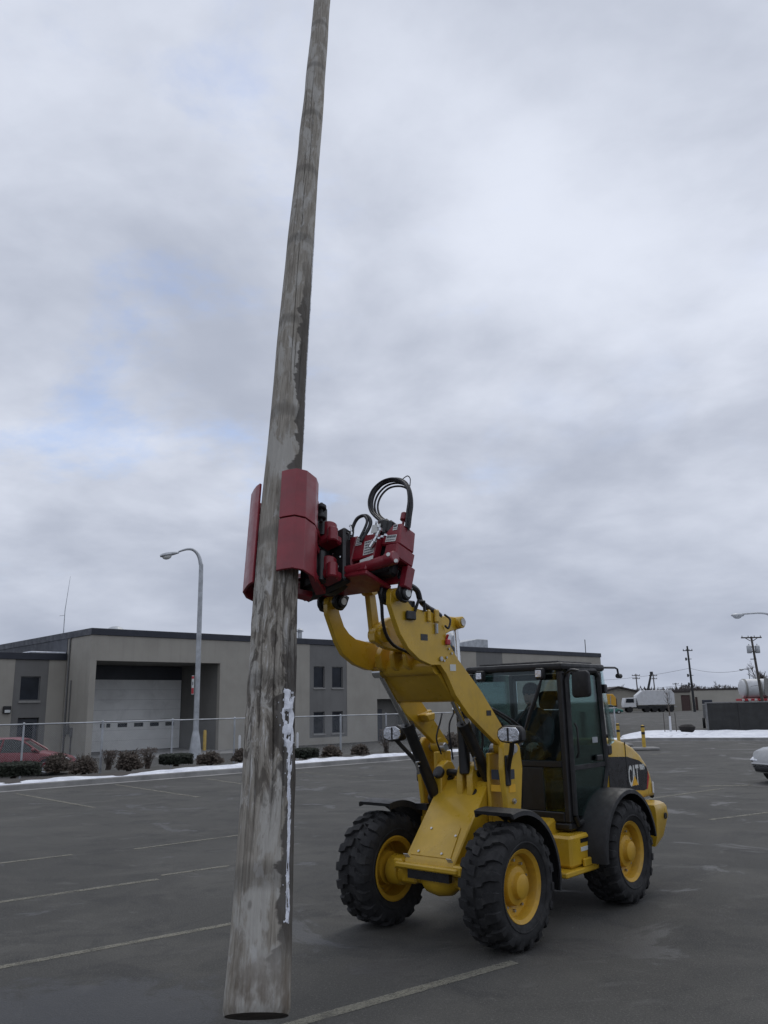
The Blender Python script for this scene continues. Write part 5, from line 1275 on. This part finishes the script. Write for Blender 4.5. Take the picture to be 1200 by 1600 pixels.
    crust(1.58, 2.12, 1.0, lambda v: .34 * sstep(v, 1.55, 1.75) * (1 - .6 * sstep(v, 2.08, 2.2)), 4.0, .026)
    crust(4.6, 8.2, 1.52, lambda v: .07, 9.0, .010)
    return root
make_pole()

# ------------------------------------------------------------------ cars
def car(name, pos, rz, paint, label, L=4.5, W=1.72, Hh=1.42, hood=.74):
    e = empty(name, pos, rz); tag(e, label, 'car')
    # stations: x from rear (-) to nose (+): belt height, half width, low z
    st = [(-.50, .62, .60, .40), (-.485, .80, .80, .30), (-.42, .88, .93, .24), (-.25, .90, .98, .20), (0, .90, 1.0, .19), (.17, .89, 1.0, .19), (.27, .84, .99, .20), (.38, hood, .96, .22), (.46, hood - .09, .88, .24), (.492, .56, .72, .28), (.50, .46, .60, .34)]
    b = MB(); k = 9; hw = W / 2
    for fx, zt, fw, zl in st:
        x = fx * L; w_ = hw * fw
        for y, z in ((w_ * .86, zl), (w_ * .97, zl + .10), (w_, (zl + zt) / 2), (w_ * .97, zt - .10), (w_ * .88, zt - .015)): b.v.append(Vector((x, y, z)))
        b.v.append(Vector((x, w_ * .45, zt + .02)))
        n0 = len(b.v)
        b.v.append(Vector((x, 0, zt + .03)))
        for i_ in range(6): q = b.v[n0 - 1 - i_]; b.v.append(Vector((q.x, -q.y, q.z)))
    k = 13
    for i in range(len(st) - 1):
        for j in range(k): b.f.append((i * k + j, i * k + (j + 1) % k, (i + 1) * k + (j + 1) % k, (i + 1) * k + j)); b.m.append(0)
    b.f.append(tuple(range(k))); b.m.append(0); b.f.append(tuple((len(st) - 1) * k + j for j in range(k))); b.m.append(0)
    body = b.build('body', paint, e, smooth=50)
    # cabin: glass house with pillars and roof
    gl = [(-.40, .87), (-.28, Hh - .06), (.02, Hh - .03), (.10, Hh - .10), (.245, .87)]
    def gh(x, z, ins): f = (z - .87) / (Hh - .87); return hw * (.93 - .20 * f) - ins
    b = MB()
    for fx, z in gl: b.v += [Vector((fx * L, gh(fx, z, .012), z - .015)), Vector((fx * L, -gh(fx, z, .012), z - .015))]
    n = len(gl)
    for i in range(n - 1): b.f.append((2 * i, 2 * i + 1, 2 * i + 3, 2 * i + 2)); b.m.append(0)
    b.f.append(tuple(2 * i for i in range(n))); b.m.append(0); b.f.append(tuple(2 * i + 1 for i in range(n))[::-1]); b.m.append(0)
    b.build('windows', 'car_glass', e, smooth=0)
    b = MB()
    rf = [(fx * L, z) for fx, z in gl[1:4]]
    for i in range(2):
        (xa, za), (xb, zb) = rf[i], rf[i + 1]; ya, yb = gh(0, za, 0), gh(0, zb, 0)
        b.add([(xa, ya, za), (xa, -ya, za), (xb, -yb, zb), (xb, yb, zb), (xa, ya * .8, za + .05), (xa, -ya * .8, za + .05), (xb, -yb * .8, zb + .05), (xb, yb * .8, zb + .05)], [(0, 1, 2, 3), (4, 5, 6, 7), (0, 3, 7, 4), (1, 2, 6, 5), (0, 1, 5, 4), (3, 2, 6, 7)])
    for q in (1, -1):
        for a, c in ((gl[0], gl[1]), (gl[3], gl[4]), ((-.07, .87), (-.05, Hh - .03))): b.tube([(a[0] * L, q * gh(0, a[1], 0), a[1]), (c[0] * L, q * gh(0, c[1], 0), c[1])], .035, 6)
    b.build('roof', paint, e, smooth=40)
    for q in (1, -1):
        b = MB(); b.prism([(.43 * L, .54), (.43 * L, .655), (.470 * L, .63), (.496 * L, .555), (.490 * L, .515)], q * hw * .50, q * hw * .80, 'y', bev=.015); b.build('headlight', 'clear_lens', e)
        b = MB(); b.ball((.20 * L, q * (hw + .09), .95), (.06, .10, .07), 10); b.tube([(.20 * L, q * hw * .9, .90), (.20 * L, q * (hw + .08), .94)], .02, 6); b.build('mirror', paint, e)
        b = MB(); b.box(-.10 * L, -.06 * L, q * (hw * .995), q * (hw + .02), .76, .79, bev=.006); b.build('door_handle', paint, e)
        for fx in (.305, -.31):
            w_ = empty('wheel', (fx * L, q * (hw - .10), .31), 0 if q > 0 else math.pi, e)
            b = MB(); b.lathe([(.20, -.09), (.27, -.10), (.305, -.08), (.31, 0), (.305, .08), (.27, .10), (.20, .09)], 24, closed=True); b.build('tyre', 'rubber', w_)
            b = MB(); b.lathe([(0, .07), (.05, .075), (.12, .06), (.19, .085), (.205, .08), (.2, -.08), (0, -.08)], 20); b.build('rim', 'zinc', w_)
            b = MB(); b.lathe([(0, -.12), (.36, -.12), (.36, .085), (.335, .1), (.33, .09), (.33, -.10)], 24, xf=Matrix.Translation((fx * L, q * (hw - .105), .33)) @ Matrix.Rotation(0 if q > 0 else math.pi, 4, 'Z')); b.build('wheel_arch', 'black_plastic', e)
    b = MB(); b.box(.42 * L, .503 * L, -hw * .6, hw * .6, .28, .42, bev=.04, seg=2); b.build('bumper_grille', 'black_plastic', e)
    b = MB(); b.box(.40 * L, .506 * L, -hw * .72, hw * .72, .43, .50, bev=.03); b.build('bumper', paint, e)
    return e
car('parked_car', (11.55, 22.25, 0), R(199), 'car_silver', 'front end of a silver car at the right edge of the picture', hood=.86)
car('parked_car', (-14.5, 33.4, -.29), R(10), 'car_red', 'dark red car parked behind the chain-link fence at the left edge', Hh=1.38)

# ------------------------------------------------------------------ right-hand background
def isl(a, c):
    # island of snow behind the lot: left tip near (11.5,47), running right past the enclosure
    x = 11.2 + 24 * a; wid = sstep(a, 0, .12)
    yn = 45.6 - .40 * (x - 11.5) + .3 * noise.noise((x * .5, 1, 0)) + .8; yf = yn + (1.5 + 13 * sstep(a, 0, .3)) * wid + .2
    y = yn + (yf - yn) * c
    h = (.07 + .10 * noise.noise((x * .5, y * .5, 2)) + .05 * noise.noise((x * 1.7, y * 1.7, 6))) * min(1, c * 6) * min(1, (1 - c) * 4) * wid
    return Vector((x, y, .10 + h - .16 * (1 - wid) - .06 * (c < .01 or c > .99)))
o = snow_sheet('snow_island', None, 120, 26, isl); o['label'] = 'snow-covered traffic island in front of the dark enclosure'
kerb_run('kerb', [(11.2 + 24 * i / 30, 45.6 - .40 * (24 * i / 30 - .3) + .55) for i in range(31)], h=.16)
# dark panel enclosure
en = empty('screen_wall', (20.05, 53.9, 0), R(4)); tag(en, 'dark brown panelled screen wall standing on the snowy island at the right', 'screen wall')
for i in range(6):
    b = MB(); b.box(.06 + i * 2.0, .06 + i * 2.0 + 1.985, 0, .06, .03, 1.83, bev=.008); b.build('panel', 'enclosure', en)
for i in range(7):
    b = MB(); b.box(.02 + i * 2.0, .12 + i * 2.0, .07, .17, -.1, 1.8, bev=.01); b.build('post', 'enclosure_edge', en)
b = MB(); b.box(-.04, .055, -.04, .06, 0, 1.86, bev=.01); b.box(-.04, 12.1, -.03, .07, 1.835, 1.90, bev=.01); b.build('corner_trim', 'enclosure_edge', en)
# low dark planter at its foot, trailer behind it
o = MB(); o.lathe([(.30, 0), (.46, .16), (.50, .34), (.34, .46), (0, .50)], 14, axis='z')
for v in o.v: v *= 1 + .12 * noise.noise(v * 4)
o = o.build('mulch_heap', 'dark_clump'); o.location = (18.3, 52.6, .12); tag(o, 'small dark brown clump on the snow beside the enclosure corner', 'clump')
tr = empty('trailer', (24.25, 63.0, 0), R(70)); tag(tr, 'grey trailer partly hidden behind the left edge of the dark enclosure', 'trailer')
b = MB(); b.box(-2, 2, -1, 1, .75, 1.75, bev=.03); b.build('body', 'win_frame', tr)
b = MB(); b.box(-1.0, -.4, .3, 1.0, 1.76, 2.05, bev=.03); b.build('toolbox', 'fascia', tr)
for q in (1, -1):
    b = MB(); b.cyl((.2, q * .9, .38), (.2, q * 1.1, .38), .38, n=18); b.build('wheel', 'rubber', tr)
# young tree with white trunk guard and stakes
yt = empty('young_tree', (17.6, 53.6, .15)); tag(yt, 'young bare tree with white trunk guard staked in the snow island', 'tree')
b = MB(); b.tube([(0, 0, -.1), (.02, 0, 1.1), (-.03, .02, 2.4)], [.05, .04, .015], 8); b.build('trunk', 'bark', yt)
b = MB(); b.tube([(0, 0, 0), (.02, 0, .95)], [.075, .062], 10); b.build('trunk_guard', 'white', yt)
b = MB(); rt = random.Random(8)
for i in range(16):
    z = rt.uniform(1.2, 2.3); a = rt.uniform(0, 6.28); l = rt.uniform(.2, .5); b.tube([(0, 0, z), (math.cos(a) * l * .6, math.sin(a) * l * .6, z + l * .6), (math.cos(a) * l * .8, math.sin(a) * l * .8, z + l * 1.2)], [.012, .008, .004], 4)
b.build('crown', 'twig', yt)
for x in (-.36, .36):
    b = MB(); b.cyl((x, 0, -.1), (x, .02, 1.15), .025, n=8); b.build('stake', 'wood_grey', yt)

def bare_tree(pos, h, label, seed, spread=.5):
    e = empty('bare_tree', pos); tag(e, label, 'tree', 'bare trees on the far side')
    rr = random.Random(seed); tk = MB(); cr = MB()
    def br(p, d, l, r, lev):
        q = p + d * l; mid = p.lerp(q, .5) + Vector((rr.gauss(0, 1), rr.gauss(0, 1), 0)) * l * .05
        (tk if lev < 2 else cr).tube([p, mid, q], [r, r * .85, r * .65], 5 if lev < 2 else 3, cap=False)
        if lev >= 5: return
        for i in range(rr.choice((3, 3, 4))):
            a = rr.uniform(0, 6.28); t = rr.uniform(.35, .85) * (spread + .25)
            o_ = d.orthogonal().normalized(); o_.rotate(Matrix.Rotation(a, 3, d)); nd = (d + o_ * t + Vector((0, 0, .12))).normalized()
            br(p.lerp(q, rr.uniform(.55, 1)), nd, l * rr.uniform(.58, .82), max(.02, r * .58), lev + 1)
    br(Vector((0, 0, -.2)), Vector((0, 0, 1)), h * .30, h * .022, 0)
    tk.build('trunk', 'bark', e, smooth=50, recalc=False); cr.build('crown', 'twig', e, smooth=0, recalc=False)
def farpt(px, d): return ((px - 605.4) / 1300 * d * .974, d)
FT = [(978, 205, 8, 'bare tree showing above the far gabled building behind the loader camera arm'), (962, 215, 7, 'smaller bare tree left of the one above the far gabled roof'), (1098, 230, 8, 'bare tree right of the dark tarred pole on the skyline'), (1120, 240, 9, 'broad bare tree on the skyline above the white low building'), (1140, 235, 8, 'bare tree on the skyline just left of the white tank'), (1060, 240, 7, 'low bare tree on the skyline left of the dark tarred pole'), (1195, 150, 10, 'bare tree at the right edge beside the pole with transformers')]
for i, (px, d, h, lab) in enumerate(FT):
    x, y = farpt(px, d); bare_tree((x, y, 0), h, lab, 40 + i)
# distant belt of woods: one mass of twigs
b = MB(); rw = random.Random(21)
for i in range(15000):
    px = rw.uniform(900, 1330); d = rw.uniform(300, 340); x, y = farpt(px, d); hh = (7.6 + 2.4 * noise.noise((px * .02, 0, 0)) + 1.6 * noise.noise((px * .09, 4, 0))) * rw.uniform(.3, 1) ** .6
    z0 = rw.uniform(0, hh * .7); w_ = rw.uniform(.06, .16); lx = rw.gauss(0, .8)
    b.add([(x - w_, y, z0), (x + w_, y, z0), (x + lx + w_ * .3, y + rw.gauss(0, .4), z0 + rw.uniform(1.0, 2.4)), (x + lx - w_ * .3, y, z0 + rw.uniform(1, 2.2))], [(0, 1, 2, 3)])
MAT['hazed_twig'] = simple('hazed_distant_twigs', (.12, .108, .105), .9, var=.3, bump=0)  # lighter than the near twigs: distance haze is put into the colour
o = b.build('far_woods', 'hazed_twig', smooth=0, recalc=False); o['kind'] = 'stuff'; o['label'] = 'distant belt of bare woods on the skyline'

# far buildings
def far_building(name, px0, px1, d, h, wallm, label, roof='flat', depth=14, doors=()):
    x0, y0 = farpt(px0, d); x1, _ = farpt(px1, d); w_ = x1 - x0; e = empty(name, (x0, y0, 0)); tag(e, label, 'building')
    b = MB(); hs = [(a, c, -.1, z) for a, c, z in doors]
    wall_grid(b, 0, w_, -.2, h, hs, 0, .3); b.box(0, .3, .3, depth, -.2, h); b.box(w_ - .3, w_, .3, depth, -.2, h); b.box(.3, w_ - .3, depth - .3, depth, -.2, h)
    if roof == 'gable': b.prism([(0, h + .002), (w_, h + .002), (w_ / 2, h + 1.3)], .05, .3, 'y')
    b.build('wall', wallm, e, smooth=0)
    b = MB()
    if roof == 'flat': b.box(-.1, w_ + .1, -.1, depth + .1, h + .003, h + .35)
    else:
        b.prism([(-.6, h - .15), (w_ / 2, h + 1.4), (w_ + .6, h - .15), (w_ + .6, h + .10), (w_ / 2, h + 1.7), (-.6, h + .10)], -.5, depth, 'y')
    b.build('roof', 'brown_roof', e, smooth=0)
    for a, c, z in doors:
        b = MB(); b.box(a + .02, c - .02, .12, .2, -.1, z - .02); b.build('door', 'door_brown', e, smooth=0)
    return e
far_building('far_building', 925, 1012, 178, 3.4, 'tan_far', 'low tan gabled building far behind the white truck', 'gable', 20, doors=((4.4, 5.2, 2.6), (7.6, 8.2, 2.4)))
far_building('far_building', 1046, 1079, 168, 3.5, 'tan_far', 'small tan far building with a brown door left of the dark pole', 'flat', 12, doors=((2.3, 4.1, 3.0),))
far_building('far_building', 1080, 1240, 172, 3.9, 'beige_far', 'long low whitish far building above the dark enclosure', 'flat', 16, doors=((.8, 1.3, 2.6),))

# trucks
def truck(name, px0, px1, d, cabm, boxm, label, cab_left=True, boxh=3.9, cabw=2.2):
    x0, y0 = farpt(px0, d); x1, _ = farpt(px1, d); w_ = x1 - x0; e = empty(name, (x0, y0, 0), R(-3)); tag(e, label, 'truck')
    b = MB(); b.prism([(0, .9), (0, 1.7), (.25, 2.6), (cabw, 2.65), (cabw, .9)], 0, 2.4, 'y', bev=.06); c_ = b.build('cab', cabm, e)
    b = MB(); b.prism([(.30, 1.75), (.45, 2.45), (cabw - .4, 2.45), (cabw - .4, 1.75)], -.02, -.005, 'y'); b.build('window', 'win_glass', c_, smooth=0)
    b = MB(); b.prism([(cabw + .3, 1.25), (cabw + .15, boxh - .9), (cabw + 1.3, boxh), (w_ - .5, boxh), (w_, boxh - .6), (w_, 1.3)], -.05, 2.45, 'y', bev=.05); b.build('box_body', boxm, e)
    b = MB(); b.box(.1, w_ - .1, .3, 2.1, .7, 1.2, bev=.03); b.box(cabw + .2, w_ - .6, -.04, .3, .6, 1.15, bev=.03); b.build('chassis', 'black_metal', e)
    for x in (1.0, w_ * .45, w_ * .60, w_ * .75, w_ * .92):
        for yy in (0, 2.1):
            b = MB(); b.lathe([(.0, -.13), (.3, -.15), (.48, -.15), (.52, -.1), (.52, .1), (.48, .15), (.3, .15), (0, .13)], 20, xf=Matrix.Translation((x, yy + .1, .52))); b.build('wheel', 'rubber', e)
    b = MB(); b.box(w_ - .1, w_ + .35, .4, 2.0, .9, 1.0); b.tube([(w_ - 1.0, -.1, 1.3), (w_ - .9, -.1, boxh - .3)], .06, 6); b.build('tail_gear', 'zinc', e)
    return e
truck('box_truck', 975, 1053, 157, 'white', 'white', 'white box truck parked in front of the far tan building')
truck('dump_truck', 915, 962, 150, 'truck_yellow', 'truck_yellow', 'yellow dump truck seen at the edge of the loader cab', boxh=3.3)
x_, y_ = farpt(951, 146); car('parked_car', (x_, y_, 0), R(0), 'truck_green', 'dark green far car low behind the loader cab edge', Hh=1.5)
# white tank on red stand over the enclosure
x_, y_ = farpt(1158, 132); tk = empty('tank_trailer', (x_, y_, 0), R(-4)); tag(tk, 'white round tank on a red and white frame behind the dark enclosure', 'tank')
b = MB(); b.lathe([(0, 0), (.9, 0), (1.35, .25), (1.45, .6), (1.45, 5.4), (1.35, 5.8), (.9, 6.0), (0, 6.0)], 28, axis='x', xf=Matrix.Translation((0, 0, 3.6))); b.build('tank', 'white', tk)
b = MB(); b.lathe([(1.47, .5), (1.5, .5), (1.5, .8), (1.47, .8)], 28, axis='x', xf=Matrix.Translation((0, 0, 3.6)), closed=True); b.build('tank_band', 'sill', tk); b = MB(); b.lathe([(1.47, 2.6), (1.5, 2.6), (1.5, 2.95), (1.47, 2.95)], 28, axis='x', xf=Matrix.Translation((0, 0, 3.6)), closed=True); b.build('tank_band', 'sill', tk)
b = MB(); b.prism([(3.2, 5.2), (4.1, 5.0), (4.6, 2.6), (4.0, 2.0), (3.1, 2.6)], -1.62, -1.52, 'y', bev=.02); b.build('boom_arm', 'sill', tk)
b = MB(); b.box(-.4, 6.4, -1.2, 1.2, 1.75, 2.1, bev=.03); b.build('red_frame', 'sign_red', tk)
for i in range(7):
    b = MB(); b.box(-.3 + i * .95, .1 + i * .95, -1.24, -1.21, 1.80, 2.05); b.build('frame_stripe', 'sticker', tk, smooth=0)
for i in range(3):
    b = MB(); b.cyl((.8 + i * 2.2, -1.0, .5), (.8 + i * 2.2, 1.0, .5), .5, n=18); b.box(.7 + i * 2.2, .9 + i * 2.2, -.8, .8, .6, 1.75); b.build('wheel_set', 'rubber', tk)

# utility poles and wires
def upole(base, top, r, mat, label, arms=(), extra=None):
    e = empty('utility_pole', base); tag(e, label, 'utility pole'); bv = Vector(base); tv = Vector(top) - bv
    b = MB(); b.tube([(0, 0, -.3), tv], [r, r * .62], 10); b.build('shaft', mat, e)
    for f, half, th in arms:
        c = tv * f; b = MB(); b.box(c.x - half, c.x + half, c.y - .08, c.y + .08, c.z - th, c.z + th)
        for i in range(4): xx = c.x - half * .9 + i * half * .6; b.cyl((xx, c.y, c.z + th), (xx, c.y, c.z + th + .22), .06, n=6)
        b.build('crossarm', mat, e)
    if extra: extra(e, tv)
    return e
def fz(px, d, z): x, y = farpt(px, d); return Vector((x, y, z))
p1 = fz(1084, 150, 0); t1 = fz(1082, 150, 11.4)
def ex1(e, tv):
    for f in (.80, .55, .42):
        c = tv * f; b = MB(); b.cyl(c + Vector((-.5, -.1, -.25)), c + Vector((-.5, -.1, .25)), .16, n=10); b.box(c.x - .6, c.x + .5, c.y - .05, c.y + .05, c.z - .05, c.z + .05); b.build('bracket', 'dark_pole', e)
upole(p1, t1, .24, 'dark_pole', 'dark tarred utility pole leaning slightly left beyond the far lot', [(.93, .85, .07)], ex1)
p2 = fz(1192, 128, 0); t2 = fz(1185, 128, 11.3)
def ex2(e, tv):
    for s_ in (-1, 1):
        c = tv * .84 + Vector((s_ * .62, 0, -.1)); b = MB(); b.lathe([(0, -.62), (.33, -.6), (.36, -.5), (.36, .42), (.30, .52), (.1, .6), (.06, .8), (0, .82)], 16, axis='z', xf=Matrix.Translation(c)); b.build('transformer', 'zinc', e)
    c = tv * .985; b = MB(); b.tube([c + Vector((-.2, 0, -.5)), c + Vector((-1.0, 0, .0))], .06, 6); b.tube([c + Vector((.2, 0, -.5)), c + Vector((1.0, 0, .0))], .06, 6)
    for f in (.86, .80, .70): q = tv * f; b.box(q.x - .7, q.x + .2, q.y - .06, q.y + .06, q.z - .06, q.z + .06)
    b.build('brace', 'wood_grey', e)
upole(p2, t2, .24, 'wood_grey', 'tall grey utility pole with two transformers and a crossarm at the right edge', [(.985, 1.55, .09)], ex2)
upole(fz(998, 230, 0), fz(997, 230, 9.2), .22, 'wood_grey', 'small distant utility pole above the far gabled roof, left of two', [(.95, 1.1, .09), (.86, 1.0, .08)])
upole(fz(1025, 235, 0), fz(1024, 235, 9.2), .22, 'wood_grey', 'small distant utility pole above the white truck, right of two', [(.95, 1.1, .09), (.86, 1.0, .08)])
upole(fz(1060, 260, 0), fz(1058, 260, 7.2), .2, 'dark_pole', 'faint distant pole on the skyline right of the white truck', [(.95, .9, .08)])
b = MB(); c_ = fz(1013, 200, 0); b.tube([c_ + Vector((0, 0, 4)), c_ + Vector((1.2, 0, 8.2))], [.3, .22], 8); b.box(c_.x - 1, c_.x + 1, c_.y - 1, c_.y + 1, 0, 4.1, bev=.05); b.box(c_.x + 1.0, c_.x + 1.6, c_.y - .3, c_.y + .3, 8.0, 8.7, bev=.05); o = b.build('crane_boom', 'dark_pole'); tag(o, 'short dark crane boom sticking up behind the white truck', 'crane')
def wire(a, c, sag, label, r=.022):
    a = Vector(a); c = Vector(c); P = [a.lerp(c, i / 24) - Vector((0, 0, sag * 4 * (i / 24) * (1 - i / 24))) for i in range(25)]
    b = MB(); b.tube(P, r, 4, cap=False); o = b.build('power_line', 'cable', recalc=False); tag(o, label, 'cable', 'overhead wires')
wire(p1 + (t1 - p1) * .66, p2 + (t2 - p2) * .60, .8, 'upper overhead wire running right from the dark tarred pole')
wire(p1 + (t1 - p1) * .40, p2 + (t2 - p2) * .36, .5, 'lower overhead wire running right from the dark tarred pole')
wire(fz(860, 215, 8.0), p1 + (t1 - p1) * .66, 1.2, 'upper overhead wire running left from the dark tarred pole')
wire(fz(860, 215, 5.5), p1 + (t1 - p1) * .42, .9, 'lower overhead wire running left from the dark tarred pole')
# street lamps on the right
def far_lamp(base, h, arm, label, r=.09):
    e = empty('street_lamp', base); tag(e, label, 'street lamp')
    b = MB(); P = bez([(0, 0, 0), (0, 0, h * .9), (-arm * .06, 0, h * .975), (-arm * .35, 0, h), (-arm, 0, h * .995)], 6); b.tube(P, [r - r * .55 * i / len(P) for i in range(len(P))], 10); b.build('pole', 'zinc', e)
    b = MB(); b.ball((-arm - .30, 0, h * .985), (.40, .17, .11), 14); b.ball((-arm - .33, 0, h * .975), (.26, .13, .14), 12); b.build('lamp_head', 'zinc', e)
far_lamp(fz(1222, 50, 0) , 7.05, 1.75, 'street lamp arm reaching in from the right edge high above the enclosure')
far_lamp(fz(1175, 140, 0), 6.9, .9, 'small distant street lamp just left of the pole with transformers')
